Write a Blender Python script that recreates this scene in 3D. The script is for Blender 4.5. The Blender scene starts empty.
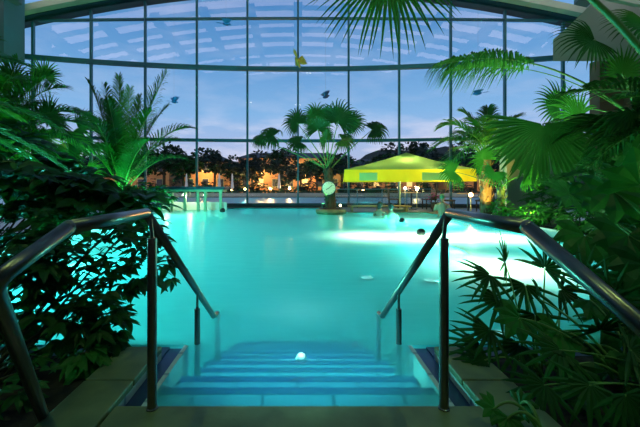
import bpy, math, random
from mathutils import Vector, Matrix, Quaternion
random.seed(7)
sc = bpy.context.scene
COL = sc.collection
V = Vector
PI = math.pi
UP = V((0, 0, 1))
EYE = 1.05
F = 340.0
VPX, VPY = 298.0, 185.0

def P(px, py, Y):
    return V(((px - VPX) / F * Y, Y, EYE - (py - VPY) / F * Y))

# ------------------------------------------------------------------ materials
def mat(name, col, rough=0.6, metal=0.0, var=0.25, scale=8.0, emit=None, estr=0.0, spec=0.5, bump=0.0):
    m = bpy.data.materials.new(name); m.use_nodes = True
    nt = m.node_tree; n = nt.nodes; b = n['Principled BSDF']
    b.inputs['Roughness'].default_value = rough
    b.inputs['Metallic'].default_value = metal
    b.inputs['Specular IOR Level'].default_value = spec
    tc = n.new('ShaderNodeTexCoord')
    nz = n.new('ShaderNodeTexNoise'); nz.inputs['Scale'].default_value = scale; nz.inputs['Detail'].default_value = 4
    nt.links.new(tc.outputs['Object'], nz.inputs['Vector'])
    mx = n.new('ShaderNodeMix'); mx.data_type = 'RGBA'
    mx.inputs[6].default_value = (*[c * (1 - var) for c in col], 1)
    mx.inputs[7].default_value = (*[min(1, c * (1 + var)) for c in col], 1)
    nt.links.new(nz.outputs['Fac'], mx.inputs[0])
    nt.links.new(mx.outputs[2], b.inputs['Base Color'])
    if bump:
        bp = n.new('ShaderNodeBump'); bp.inputs['Strength'].default_value = bump; bp.inputs['Distance'].default_value = 0.02
        nt.links.new(nz.outputs['Fac'], bp.inputs['Height']); nt.links.new(bp.outputs['Normal'], b.inputs['Normal'])
    if emit:
        b.inputs['Emission Color'].default_value = (*emit, 1); b.inputs['Emission Strength'].default_value = estr
    return m

def leafmat(name, col, trans=0.35, rough=0.45, var=0.45, scale=3.0):
    m = mat(name, col, rough, 0, var, scale, spec=0.25)
    nt = m.node_tree; n = nt.nodes; b = n['Principled BSDF']; out = n['Material Output']
    t = n.new('ShaderNodeBsdfTranslucent'); ms = n.new('ShaderNodeMixShader'); ms.inputs[0].default_value = trans
    src = b.inputs['Base Color'].links[0].from_socket
    oi = n.new('ShaderNodeObjectInfo'); hs = n.new('ShaderNodeHueSaturation')
    mr = n.new('ShaderNodeMapRange'); mr.inputs[3].default_value = 0.7; mr.inputs[4].default_value = 1.35
    nt.links.new(oi.outputs['Random'], mr.inputs[0]); nt.links.new(mr.outputs[0], hs.inputs['Value'])
    nt.links.new(src, hs.inputs['Color'])
    nt.links.new(hs.outputs[0], b.inputs['Base Color']); nt.links.new(hs.outputs[0], t.inputs['Color'])
    nt.links.new(b.outputs[0], ms.inputs[1]); nt.links.new(t.outputs[0], ms.inputs[2])
    nt.links.new(ms.outputs[0], out.inputs[0])
    return m

def tilemat(name, c1, c2, cm, tile=0.3, rough=0.3, mortar=0.012):
    m = mat(name, c1, rough, 0, 0.1)
    nt = m.node_tree; n = nt.nodes; b = n['Principled BSDF']
    tc = n.new('ShaderNodeTexCoord')
    br = n.new('ShaderNodeTexBrick'); br.offset = 0.5
    br.inputs['Color1'].default_value = (*c1, 1); br.inputs['Color2'].default_value = (*c2, 1); br.inputs['Mortar'].default_value = (*cm, 1)
    br.inputs['Scale'].default_value = 1.0; br.inputs['Brick Width'].default_value = tile; br.inputs['Row Height'].default_value = tile
    br.inputs['Mortar Size'].default_value = mortar
    nt.links.new(tc.outputs['Object'], br.inputs['Vector'])
    nt.links.new(br.outputs['Color'], b.inputs['Base Color'])
    return m

def glassmat(name, tint, refl):
    m = bpy.data.materials.new(name); m.use_nodes = True
    nt = m.node_tree; n = nt.nodes; n.clear()
    o = n.new('ShaderNodeOutputMaterial'); t = n.new('ShaderNodeBsdfTransparent'); g = n.new('ShaderNodeBsdfGlossy'); x = n.new('ShaderNodeMixShader')
    t.inputs[0].default_value = (*tint, 1); g.inputs['Roughness'].default_value = 0.015
    tc = n.new('ShaderNodeTexCoord'); nz = n.new('ShaderNodeTexNoise'); nz.inputs['Scale'].default_value = 0.35; nz.inputs['Detail'].default_value = 1
    nt.links.new(tc.outputs['Object'], nz.inputs['Vector'])
    bp = n.new('ShaderNodeBump'); bp.inputs['Strength'].default_value = 0.10; bp.inputs['Distance'].default_value = 0.05
    nt.links.new(nz.outputs['Fac'], bp.inputs['Height']); nt.links.new(bp.outputs['Normal'], g.inputs['Normal'])
    x.inputs[0].default_value = refl
    nt.links.new(t.outputs[0], x.inputs[1]); nt.links.new(g.outputs[0], x.inputs[2]); nt.links.new(x.outputs[0], o.inputs[0])
    return m

M = {}
M['steel'] = mat('brushed_steel', (0.22, 0.185, 0.16), 0.30, 1.0, 0.10, 30)
M['stone'] = mat('coping_stone', (0.14, 0.17, 0.075), 0.5, 0, 0.75, 5, bump=0.35)
M['stonejoint'] = mat('coping_joint', (0.06, 0.06, 0.04), 0.8)
M['whitetile'] = tilemat('white_tile', (0.45, 0.55, 0.50), (0.42, 0.52, 0.48), (0.2, 0.28, 0.28), 0.25)
M['pooltile'] = tilemat('pool_tile', (0.10, 0.55, 0.58), (0.09, 0.52, 0.56), (0.06, 0.38, 0.44), 0.5, 0.85, 0.014)
M['pooltile'].node_tree.nodes['Principled BSDF'].inputs['Specular IOR Level'].default_value = .05
M['steptile'] = tilemat('step_tile', (0.17, 0.50, 0.66), (0.16, 0.47, 0.63), (0.06, 0.20, 0.30), 0.38, 0.35, 0.010)
M['bluetile'] = mat('blue_nosing_tile', (0.01, 0.06, 0.25), 0.3, 0, 0.2, 12)
M['gutter'] = mat('wet_gutter_grate', (0.012, 0.03, 0.09), 0.35, 0, 0.5, 14)
M['soil'] = mat('dark_soil', (0.018, 0.014, 0.008), 0.95, 0, 0.5, 14, bump=0.6)
M['paving'] = tilemat('hall_paving', (0.14, 0.15, 0.11), (0.12, 0.13, 0.10), (0.05, 0.05, 0.04), 0.4)
M['frame'] = mat('facade_teal_metal', (0.03, 0.15, 0.20), 0.5, 0.2, 0.1)
M['darkframe'] = mat('dark_frame_metal', (0.02, 0.055, 0.08), 0.5, 0.2, 0.1)
M['glulam'] = mat('pale_glulam', (0.42, 0.46, 0.34), 0.6, 0, 0.12, 3)
M['panel'] = mat('roof_panel', (0.10, 0.14, 0.17), 0.7, 0, 0.1)
M['wallgrey'] = mat('wall_teal_grey', (0.08, 0.16, 0.20), 0.7, 0, 0.1, 2)
M['wallgreen'] = mat('wall_pale_green', (0.30, 0.36, 0.28), 0.7, 0, 0.1, 2)
M['wallbrown'] = mat('wall_brown', (0.16, 0.11, 0.06), 0.8, 0, 0.2, 2)
M['glass'] = glassmat('facade_glass', (0.86, 0.94, 0.97), 0.12)
M['clear'] = glassmat('clear_glass', (0.80, 0.90, 0.90), 0.10)
M['wood'] = mat('warm_wood', (0.36, 0.22, 0.09), 0.5, 0, 0.3, 5)
M['palewood'] = mat('pale_post_wood', (0.36, 0.42, 0.24), 0.5, 0, 0.3, 5)
M['white'] = mat('white_paint', (0.62, 0.66, 0.60), 0.5, 0, 0.06)
M['black'] = mat('black_rubber', (0.012, 0.016, 0.014), 0.35, 0, 0.2)
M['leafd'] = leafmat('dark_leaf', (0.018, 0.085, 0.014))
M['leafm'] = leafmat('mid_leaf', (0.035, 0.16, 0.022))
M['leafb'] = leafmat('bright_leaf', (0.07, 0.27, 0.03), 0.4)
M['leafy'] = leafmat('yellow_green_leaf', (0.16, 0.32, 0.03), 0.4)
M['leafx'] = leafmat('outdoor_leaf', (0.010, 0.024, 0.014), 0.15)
M['stalk'] = mat('green_stalk', (0.10, 0.22, 0.04), 0.45, 0, 0.3, 4)
M['stem'] = mat('brown_stem', (0.05, 0.045, 0.018), 0.8, 0, 0.4, 6)
M['trunk'] = mat('fibrous_trunk', (0.13, 0.085, 0.04), 0.95, 0, 0.6, 16, bump=0.8)
M['darktrunk'] = mat('dark_fibrous_trunk', (0.05, 0.04, 0.018), 0.95, 0, 0.6, 16, bump=0.8)
M['bark'] = mat('outdoor_bark', (0.035, 0.028, 0.02), 0.9, 0, 0.4, 6)
M['ochre'] = mat('ochre_stucco', (0.42, 0.23, 0.095), 0.85, 0, 0.6, 0.45)
M['roofdark'] = mat('dark_roof', (0.03, 0.035, 0.05), 0.8, 0, 0.2)
M['windark'] = mat('dark_window', (0.03, 0.04, 0.06), 0.2, 0, 0.2)
M['winlit'] = mat('lit_window', (0.5, 0.35, 0.15), 0.5, 0, 0.2, emit=(1.0, 0.55, 0.18), estr=1.4)
M['hill'] = mat('hill_woods', (0.012, 0.02, 0.022), 0.95, 0, 0.5, 0.3)
M['lawn'] = mat('outdoor_ground', (0.03, 0.035, 0.03), 0.95, 0, 0.4, 0.4)
M['outwater'] = mat('outdoor_water', (0.32, 0.52, 0.50), 0.35, 0, 0.15, 0.4)
M['hedge'] = leafmat('hedge_leaf', (0.02, 0.06, 0.02), 0.2)
M['globe'] = mat('lit_globe', (1, 0.7, 0.4), 0.4, 0, 0, emit=(1.0, 0.55, 0.20), estr=16)
M['globew'] = mat('lit_globe_white', (1, 0.85, 0.7), 0.4, 0, 0, emit=(1.0, 0.80, 0.55), estr=16)
M['lens'] = mat('lit_lens', (0.8, 1, 1), 0.3, 0, 0, emit=(0.75, 1.0, 0.95), estr=.4)
M['glens'] = mat('lit_green_lens', (0.3, 1, 0.4), 0.3, 0, 0, emit=(0.15, 1.0, 0.30), estr=6)
M['wlens'] = mat('lit_warm_lens', (1, 0.9, 0.6), 0.3, 0, 0, emit=(1.0, 0.85, 0.45), estr=4)
M['skin'] = mat('skin', (0.45, 0.24, 0.15), 0.5, 0, 0.1)
M['hair'] = mat('dark_hair', (0.02, 0.016, 0.012), 0.6, 0, 0.3)
M['cap'] = mat('green_cap', (0.12, 0.28, 0.14), 0.8, 0, 0.2)
M['shirt'] = mat('pale_shirt', (0.62, 0.62, 0.40), 0.8, 0, 0.08)
M['shirtw'] = mat('cream_shirt', (0.70, 0.52, 0.34), 0.8, 0, 0.08)
M['dial'] = mat('clock_dial', (0.72, 0.80, 0.55), 0.4, 0, 0.05)
M['birdb'] = mat('blue_feathers', (0.05, 0.28, 0.80), 0.6, 0, 0.4, 25)
M['birdo'] = mat('orange_feathers', (0.75, 0.36, 0.05), 0.6, 0, 0.4, 25)
M['birdp'] = mat('grey_blue_feathers', (0.14, 0.16, 0.42), 0.6, 0, 0.4, 25)
M['birdg'] = mat('yellow_breast', (0.50, 0.36, 0.05), 0.6, 0, 0.3, 25)
M['birdr'] = mat('red_feathers', (0.45, 0.06, 0.05), 0.6, 0, 0.3, 25)
M['flower'] = mat('magenta_petals', (0.40, 0.05, 0.22), 0.6, 0, 0.4, 20)
M['chairdark'] = mat('dark_rattan', (0.04, 0.028, 0.02), 0.7, 0, 0.3, 20)

# fabric of the umbrella: translucent yellow and green
def fabric(name, c, trans=0.5):
    m = leafmat(name, c, trans, 0.8, 0.12, 2.0)
    return m
M['yellow'] = fabric('yellow_canvas', (0.80, 0.66, 0.02))
M['lime'] = fabric('lime_canvas', (0.42, 0.70, 0.16))
M['mint'] = fabric('mint_canvas', (0.36, 0.62, 0.30))

# water
def watermat():
    m = bpy.data.materials.new('pool_water'); m.use_nodes = True
    nt = m.node_tree; n = nt.nodes; n.clear(); L = nt.links.new
    o = n.new('ShaderNodeOutputMaterial')
    t = n.new('ShaderNodeBsdfTransparent'); t.inputs[0].default_value = (0.62, 0.97, 0.95, 1)
    tl = n.new('ShaderNodeBsdfTranslucent'); tl.inputs[0].default_value = (0.45, 0.95, 0.85, 1)
    g = n.new('ShaderNodeBsdfGlossy'); g.inputs['Roughness'].default_value = 0.28
    a = n.new('ShaderNodeMixShader'); a.inputs[0].default_value = 0.42
    b = n.new('ShaderNodeMixShader')
    fr = n.new('ShaderNodeFresnel'); fr.inputs['IOR'].default_value = 1.22
    mu = n.new('ShaderNodeMath'); mu.operation = 'MULTIPLY'; mu.inputs[1].default_value = 0.55
    L(fr.outputs[0], mu.inputs[0]); L(mu.outputs[0], b.inputs[0])
    tc = n.new('ShaderNodeTexCoord'); mp = n.new('ShaderNodeMapping'); mp.inputs['Scale'].default_value = (1.6, 5.0, 1)
    nz = n.new('ShaderNodeTexNoise'); nz.inputs['Scale'].default_value = 1.3; nz.inputs['Detail'].default_value = 3
    bp = n.new('ShaderNodeBump'); bp.inputs['Strength'].default_value = 0.25; bp.inputs['Distance'].default_value = 0.03
    L(tc.outputs['Object'], mp.inputs[0]); L(mp.outputs[0], nz.inputs['Vector']); L(nz.outputs['Fac'], bp.inputs['Height'])
    L(bp.outputs['Normal'], g.inputs['Normal']); L(bp.outputs['Normal'], fr.inputs['Normal'])
    L(t.outputs[0], a.inputs[1]); L(tl.outputs[0], a.inputs[2]); L(a.outputs[0], b.inputs[1]); L(g.outputs[0], b.inputs[2])
    L(b.outputs[0], o.inputs[0])
    return m
M['water'] = watermat()

# ------------------------------------------------------------------ mesh builder
class MB:
    def __init__(s): s.v = []; s.f = []
    def quad(s, *p):
        i = len(s.v); s.v += [V(q) for q in p]; s.f.append(tuple(range(i, i + len(p))))
    def box(s, a, b, rot=None, about=None):
        a, b = V(a), V(b); i = len(s.v)
        pts = [V((x, y, z)) for z in (a.z, b.z) for y in (a.y, b.y) for x in (a.x, b.x)]
        if rot is not None:
            c = V(about) if about is not None else (a + b) / 2
            pts = [c + rot @ (p - c) for p in pts]
        s.v += pts
        s.f += [tuple(i + k for k in q) for q in ((0, 2, 3, 1), (4, 5, 7, 6), (0, 1, 5, 4), (2, 6, 7, 3), (0, 4, 6, 2), (1, 3, 7, 5))]
    def tube(s, pts, radii, seg=8, caps=True):
        pts = [V(p) for p in pts]
        if not hasattr(radii, '__len__'): radii = [radii] * len(pts)
        n0 = None; rings = []
        for k, p in enumerate(pts):
            if k == 0: t = pts[1] - p
            elif k == len(pts) - 1: t = p - pts[k - 1]
            else: t = (pts[k + 1] - p).normalized() + (p - pts[k - 1]).normalized()
            if t.length < 1e-9: t = V((0, 0, 1))
            t.normalize()
            if n0 is None:
                n0 = t.cross(UP if abs(t.z) < .9 else V((1, 0, 0))).normalized()
            else:
                n0 = n0 - t * n0.dot(t)
                n0 = n0.normalized() if n0.length > 1e-6 else t.orthogonal().normalized()
            b = t.cross(n0)
            i = len(s.v)
            for q in range(seg):
                a = 2 * PI * q / seg
                s.v.append(p + (n0 * math.cos(a) + b * math.sin(a)) * radii[k])
            rings.append(i)
        for k in range(len(rings) - 1):
            for q in range(seg):
                r = (q + 1) % seg
                s.f.append((rings[k] + q, rings[k] + r, rings[k + 1] + r, rings[k + 1] + q))
        if caps:
            s.f.append(tuple(rings[0] + q for q in reversed(range(seg))))
            s.f.append(tuple(rings[-1] + q for q in range(seg)))
    def lathe(s, c, prof, seg=20, axis=UP):
        c = V(c); axis = V(axis).normalized(); u = axis.orthogonal().normalized(); w = axis.cross(u)
        rings = []
        for r, h in prof:
            i = len(s.v)
            for q in range(seg):
                a = 2 * PI * q / seg
                s.v.append(c + axis * h + (u * math.cos(a) + w * math.sin(a)) * max(r, 1e-4))
            rings.append(i)
        for k in range(len(rings) - 1):
            for q in range(seg):
                r = (q + 1) % seg
                s.f.append((rings[k] + q, rings[k] + r, rings[k + 1] + r, rings[k + 1] + q))
        s.f.append(tuple(rings[0] + q for q in reversed(range(seg)))); s.f.append(tuple(rings[-1] + q for q in range(seg)))
    def ball(s, c, r, seg=14, rings=9, sc3=(1, 1, 1), rot=None):
        c = V(c); i = len(s.v)
        for a in range(rings + 1):
            th = PI * a / rings
            for q in range(seg):
                ph = 2 * PI * q / seg
                p = V((r * sc3[0] * math.sin(th) * math.cos(ph), r * sc3[1] * math.sin(th) * math.sin(ph), r * sc3[2] * math.cos(th)))
                if rot is not None: p = rot @ p
                s.v.append(c + p)
        for a in range(rings):
            for q in range(seg):
                k = (q + 1) % seg
                s.f.append((i + a * seg + q, i + (a + 1) * seg + q, i + (a + 1) * seg + k, i + a * seg + k))
    def leaf(s, p, d, n, L, W, curl=0.25, fold=0.25):
        """one ovate leaf blade with a raised fold along its midrib"""
        d = V(d).normalized(); n = V(n); w = d.cross(n)
        w = w.normalized() if w.length > 1e-5 else d.orthogonal().normalized()
        n = w.cross(d)
        i = len(s.v)
        for t, h in ((0, .05), (.2, .75), (.45, 1), (.75, .62), (1, .02)):
            c = V(p) + d * (L * t) - UP * (curl * L * t * t)
            e = n * (fold * h * W * .5)
            s.v += [c - w * (h * W * .5) + e, c, c + w * (h * W * .5) + e]
        for k in range(4):
            a = i + 3 * k
            s.f += [(a, a + 1, a + 4, a + 3), (a + 1, a + 2, a + 5, a + 4)]
    def build(s, name, m, parent=None, smooth=False, bevel=0):
        o0 = parent.matrix_world_loc if False else (WLOC.get(parent.name, V((0, 0, 0))) if parent else V((0, 0, 0)))
        me = bpy.data.meshes.new(name)
        me.from_pydata([tuple(p - o0) for p in s.v], [], s.f)
        me.materials.append(M[m] if isinstance(m, str) else m)
        if smooth: me.polygons.foreach_set('use_smooth', [True] * len(me.polygons))
        me.update()
        o = bpy.data.objects.new(name, me); COL.objects.link(o)
        if parent: o.parent = parent
        WLOC[o.name] = o0.copy()
        if bevel:
            b = o.modifiers.new('bevel', 'BEVEL'); b.width = bevel; b.segments = 2; b.limit_method = 'ANGLE'
        return o
WLOC = {}

def tag(o, label, cat, group=None, kind=None):
    o['label'] = label; o['category'] = cat
    if group: o['group'] = group
    if kind: o['kind'] = kind
    return o
def thing(name, loc, label, cat, group=None, kind=None):
    o = bpy.data.objects.new(name, None); COL.objects.link(o); o.location = loc; o.empty_display_size = .1
    WLOC[o.name] = V(loc)
    return tag(o, label, cat, group, kind)
def struct(o, label=None, cat=None):
    o['kind'] = 'structure'
    if label: o['label'] = label; o['category'] = cat
    return o
def dup(root, loc, label=None, group=None):
    r = root.copy(); COL.objects.link(r); r.location = loc; WLOC[r.name] = V(loc)
    if label: r['label'] = label
    if group: r['group'] = group
    for ch in root.children:
        c = ch.copy(); COL.objects.link(c); c.parent = r
        for g in ch.children:
            d = g.copy(); COL.objects.link(d); d.parent = c
    return r

def light(kind, name, loc, col, power, radius=0.08, aim=None, angle=70, blend=0.6, size=None):
    l = bpy.data.lights.new(name, kind); l.color = col; l.energy = power
    if kind == 'AREA':
        l.shape = 'RECTANGLE'; l.size, l.size_y = size
    else: l.shadow_soft_size = radius
    if kind == 'SPOT': l.spot_size = math.radians(angle); l.spot_blend = blend
    o = bpy.data.objects.new(name, l); COL.objects.link(o); o.location = loc
    if aim is not None:
        o.rotation_euler = (V(aim) - V(loc)).to_track_quat('-Z', 'Y').to_euler()
    return o

# ------------------------------------------------------------------ camera, world
cam = bpy.data.cameras.new('camera'); co = bpy.data.objects.new('camera', cam); COL.objects.link(co)
co.location = (0, 0, EYE); co.rotation_euler = (PI / 2, 0, 0)
cam.sensor_fit = 'HORIZONTAL'; cam.sensor_width = 36; cam.lens = 36 * F / 640
cam.shift_x = (320 - VPX) / 640; cam.shift_y = (VPY - 213.5) / 640
cam.clip_start = 0.05; cam.clip_end = 600
sc.camera = co
sc.view_settings.view_transform = 'Standard'; sc.view_settings.look = 'None'
sc.view_settings.exposure = 0.0; sc.view_settings.gamma = 1.0; sc.view_settings.use_curve_mapping = False
sc.cycles.use_denoising = True
sc.cycles.max_bounces = 10; sc.cycles.transparent_max_bounces = 24; sc.cycles.sample_clamp_indirect = 6

w = bpy.data.worlds.new('dusk_sky'); sc.world = w; w.use_nodes = True
nt = w.node_tree; n = nt.nodes; L = nt.links.new
bg = n['Background']
tc = n.new('ShaderNodeTexCoord'); sx = n.new('ShaderNodeSeparateXYZ'); L(tc.outputs['Generated'], sx.inputs[0])
cr = n.new('ShaderNodeValToRGB'); L(sx.outputs[2], cr.inputs[0])
e = cr.color_ramp; e.elements[0].position = 0.0; e.elements[0].color = (0.50, 0.42, 0.50, 1)
e.elements[1].position = 1.0; e.elements[1].color = (0.05, 0.16, 0.42, 1)
for p, c in ((0.06, (0.42, 0.44, 0.62)), (0.12, (0.36, 0.44, 0.66)), (0.20, (0.22, 0.40, 0.66)), (0.32, (0.13, 0.30, 0.57)), (0.46, (0.07, 0.21, 0.46))):
    q = e.elements.new(p); q.color = (*c, 1)
# clouds
mp = n.new('ShaderNodeMapping'); mp.inputs['Scale'].default_value = (3.2, 3.2, 12); L(tc.outputs['Generated'], mp.inputs[0])
nz = n.new('ShaderNodeTexNoise'); nz.inputs['Scale'].default_value = 1.6; nz.inputs['Detail'].default_value = 6; nz.inputs['Roughness'].default_value = .55
L(mp.outputs[0], nz.inputs['Vector'])
c2 = n.new('ShaderNodeValToRGB'); L(nz.outputs['Fac'], c2.inputs[0])
c2.color_ramp.elements[0].position = .46; c2.color_ramp.elements[0].color = (0, 0, 0, 1); c2.color_ramp.elements[1].position = .66; c2.color_ramp.elements[1].color = (1, 1, 1, 1)
c3 = n.new('ShaderNodeValToRGB'); L(sx.outputs[2], c3.inputs[0])   # clouds near the horizon are strongest
c3.color_ramp.elements[0].position = 0.02; c3.color_ramp.elements[0].color = (1, 1, 1, 1); c3.color_ramp.elements[1].position = .22; c3.color_ramp.elements[1].color = (.12, .12, .12, 1)
mm = n.new('ShaderNodeMath'); mm.operation = 'MULTIPLY'; L(c2.outputs[0], mm.inputs[0]); L(c3.outputs[0], mm.inputs[1])
mx = n.new('ShaderNodeMix'); mx.data_type = 'RGBA'; L(mm.outputs[0], mx.inputs[0]); L(cr.outputs[0], mx.inputs[6]); mx.inputs[7].default_value = (0.85, 0.74, 0.82, 1)
# afterglow of the sunset on the side behind the camera
mr = n.new('ShaderNodeMapRange'); L(sx.outputs[1], mr.inputs[0]); mr.inputs[1].default_value = -0.25; mr.inputs[2].default_value = -0.85; mr.inputs[3].default_value = 0; mr.inputs[4].default_value = 1
mg = n.new('ShaderNodeMix'); mg.data_type = 'RGBA'; L(mr.outputs[0], mg.inputs[0]); L(mx.outputs[2], mg.inputs[6]); mg.inputs[7].default_value = (1.0, .82, .88, 1)
L(mg.outputs[2], bg.inputs[0]); bg.inputs[1].default_value = 1.4

# ------------------------------------------------------------------ facade
R0, D0 = 45.0, 16.5
CY = D0 - R0
AL = 0.0540
def _ang(off):
    a = .05
    for _ in range(60): a = math.asin(off / F * (CY + R0 * math.cos(a)) / R0)
    return a
KA = [0] + [_ang(o) for o in (50.5, 101, 152.5, 206.5, 264.5)]
KA += [KA[5] + .0585, KA[5] + .117]
def kang(k):
    s_ = 1 if k >= 0 else -1; k = abs(k); i = min(6, int(k)); return s_ * (KA[i] + (KA[i + 1] - KA[i]) * (k - i))
def fac(k, r=R0):
    a = kang(k)
    return V((r * math.sin(a), CY + r * math.cos(a), 0))
def arch(x): return 10.44 - 0.01676 * x * x
ZT = [1.05 + 44 / F * D0, 1.05 + 115.5 / F * D0, 1.05 + 166 / F * D0]
win = bpy.data.objects.new('window_1', None); COL.objects.link(win); win['kind'] = 'structure'
win['label'] = 'curved glass facade with teal mullions across the end of the hall'; win['category'] = 'window'
KR = 5.6
for k in range(-5, 6):
    m = MB(); p = fac(k); a = kang(k)
    rot = Matrix.Rotation(-a, 3, 'Z')
    m.box((p.x - .045, p.y - .12, .1), (p.x + .045, p.y + .06, arch(p.x) + .1), rot, (p.x, p.y, 0))
    m.build('mullion', 'frame', win)
def band(r0, r1, z0, z1, k0=-5.6, k1=5.6, n=44, zf=None):
    m = MB()
    for i in range(n):
        ka, kb = k0 + (k1 - k0) * i / n, k0 + (k1 - k0) * (i + 1) / n
        a0, a1, b0, b1 = fac(ka, r0), fac(ka, r1), fac(kb, r0), fac(kb, r1)
        za = zf(fac(ka).x) if zf else 0; zb = zf(fac(kb).x) if zf else 0
        A = [q + UP * (z0 + za) for q in (a0, a1)] + [q + UP * (z1 + za) for q in (a0, a1)]
        B = [q + UP * (z0 + zb) for q in (b0, b1)] + [q + UP * (z1 + zb) for q in (b0, b1)]
        m.quad(A[0], B[0], B[2], A[2]); m.quad(A[1], A[3], B[3], B[1]); m.quad(A[0], A[1], B[1], B[0]); m.quad(A[2], B[2], B[3], A[3])
    return m
for z, h in zip(ZT, (.07, .10, .035)):
    band(R0 - .14, R0 + .04, z - h, z + h, zf=(lambda x: -.0063 * x * x) if z > 8 else None).build('transom', 'frame', win)
band(R0 - .2, R0 + .1, 0, .17).build('sill', 'darkframe', win)
m = MB()
for i in range(56):
    ka, kb = -5.6 + .2 * i, -5.4 + .2 * i
    a, b = fac(ka), fac(kb)
    m.quad(a + UP * .1, b + UP * .1, b + UP * (arch(b.x) + .1), a + UP * (arch(a.x) + .1))
m.build('glass', 'glass', win, smooth=True)

# ------------------------------------------------------------------ roof
ceil = bpy.data.objects.new('ceiling', None); COL.objects.link(ceil); ceil['kind'] = 'structure'
ceil['label'] = 'arched skylight roof of pale beams over the pool hall'; ceil['category'] = 'ceiling'
RS = 0.02
def roof(k, s, dz=0):
    p = fac(k, R0 - s); return V((p.x, p.y, arch(min(13.5, abs(fac(k).x))) + RS * s + dz))
def rband(s0, s1, d0, d1, mt, name, k0=-6.2, k1=6.2, n=40):
    m = MB()
    for i in range(n):
        ka, kb = k0 + (k1 - k0) * i / n, k0 + (k1 - k0) * (i + 1) / n
        A = [roof(ka, s0, d0), roof(ka, s1, d0), roof(ka, s0, d1), roof(ka, s1, d1)]
        B = [roof(kb, s0, d0), roof(kb, s1, d0), roof(kb, s0, d1), roof(kb, s1, d1)]
        m.quad(A[0], B[0], B[2], A[2]); m.quad(A[1], A[3], B[3], B[1]); m.quad(A[0], A[1], B[1], B[0]); m.quad(A[2], B[2], B[3], A[3])
    return m.build(name, mt, ceil)
rband(-.25, .22, 0, .28, 'darkframe', 'arch_frame')
rband(.22, .45, .10, .45, 'darkframe', 'arch_frame')
rband(.45, .80, .14, .42, 'glulam', 'arch_beam')
rband(1.9, 2.1, .12, .3, 'glulam', 'purlin')
s = 2.9
while s < 21:
    wd = (0.75, 1.5, .95, 1.2)[int(s * 3) % 4]
    rband(s, s + wd, .12, .16, 'panel', 'purlin')
    s += wd + (0.65, .8, .55)[int(s * 5) % 3]
for k in (-6, -5, -4, -3, -2, -1, 0, 1, 2, 3, 4, 5, 6):
    m = MB(); hw = .09
    A = [roof(k + q, s, d) for s in (1.4, 21.5) for d in (.02, .22) for q in (-hw, hw)]
    i = len(m.v); m.v += A
    m.f += [(0, 1, 3, 2), (4, 6, 7, 5), (0, 4, 5, 1), (2, 3, 7, 6), (0, 2, 6, 4), (1, 5, 7, 3)]
    m.build('rafter', 'panel', ceil)

# ------------------------------------------------------------------ walls
m = MB(); m.box((-13.6, 13.0, 6.1), (-11.25, 14.0, 8.9)); struct(m.build('wall_left_pier', 'wallgrey'), 'teal grey wall head at the left end of the glass', 'wall')
m = MB(); m.box((-14.2, -4.2, 0), (-13.6, 14.4, 8.9)); struct(m.build('wall_left', 'wallgrey'), 'left side wall of the hall', 'wall')
m = MB(); m.box((13.6, -4.2, 0), (14.2, 14.6, 8.9)); struct(m.build('wall_right', 'wallbrown'), 'right side wall of the hall', 'wall')
m = MB(); m.box((12.6, 14.2, 0), (14.2, 14.7, 6.3)); struct(m.build('wall_right_pier', 'wallbrown'), 'brown wall pier right of the glass', 'wall')
m = MB()
i = 0
pts = [(10.3, 6.15), (15.5, 6.15), (15.5, 10.5), (12.6, 9.2), (10.9, 7.5), (10.3, 7.0)]
pts = [(x - .25, z - .22) for x, z in pts]
m.v += [V((x, 13.4, z)) for x, z in pts] + [V((x + (.95 if x < 11 else .4), 14.4, z + .45)) for x, z in pts]
nn = len(pts); m.f.append(tuple(range(nn))); m.f.append(tuple(reversed(range(nn, 2 * nn))))
for q in range(nn): m.f.append((q, q + nn, (q + 1) % nn + nn, (q + 1) % nn))
struct(m.build('wall_right_bulkhead', 'wallgreen'), 'pale green bulkhead above the right end of the glass', 'wall')
m = MB(); m.box((-14.2, -4.8, 0), (14.2, -4.2, 13)); struct(m.build('wall_back', 'wallgrey'), 'back wall of the hall', 'wall')
m = MB(); m.box((6.7, 10.9, 0), (8.6, 11.3, 2.3)); struct(m.build('wall_right_screen', 'wallgreen'), 'pale screen wall behind the right-hand palms', 'wall')

# ------------------------------------------------------------------ ground, pool
WZ = -0.06
PL, PR, PN, PF = -6.2, 5.0, 2.36, 15.7
FZ = -1.0
m = MB()
m.box((-14.2, PN - .14, -1.2), (PL, 17.2, 0)); m.box((PR, PN - .14, -1.2), (14.2, 17.2, 0)); m.box((PL, PF, -1.2), (PR, 17.2, 0))
struct(m.build('floor', 'paving'), 'stone paving around the pool', 'floor')
m = MB(); m.box((1.95, 13.3, -1.1), (PR, PF, 0)); struct(m.build('floor_terrace', 'paving'), 'terrace jutting into the pool under the umbrella', 'floor')
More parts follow.
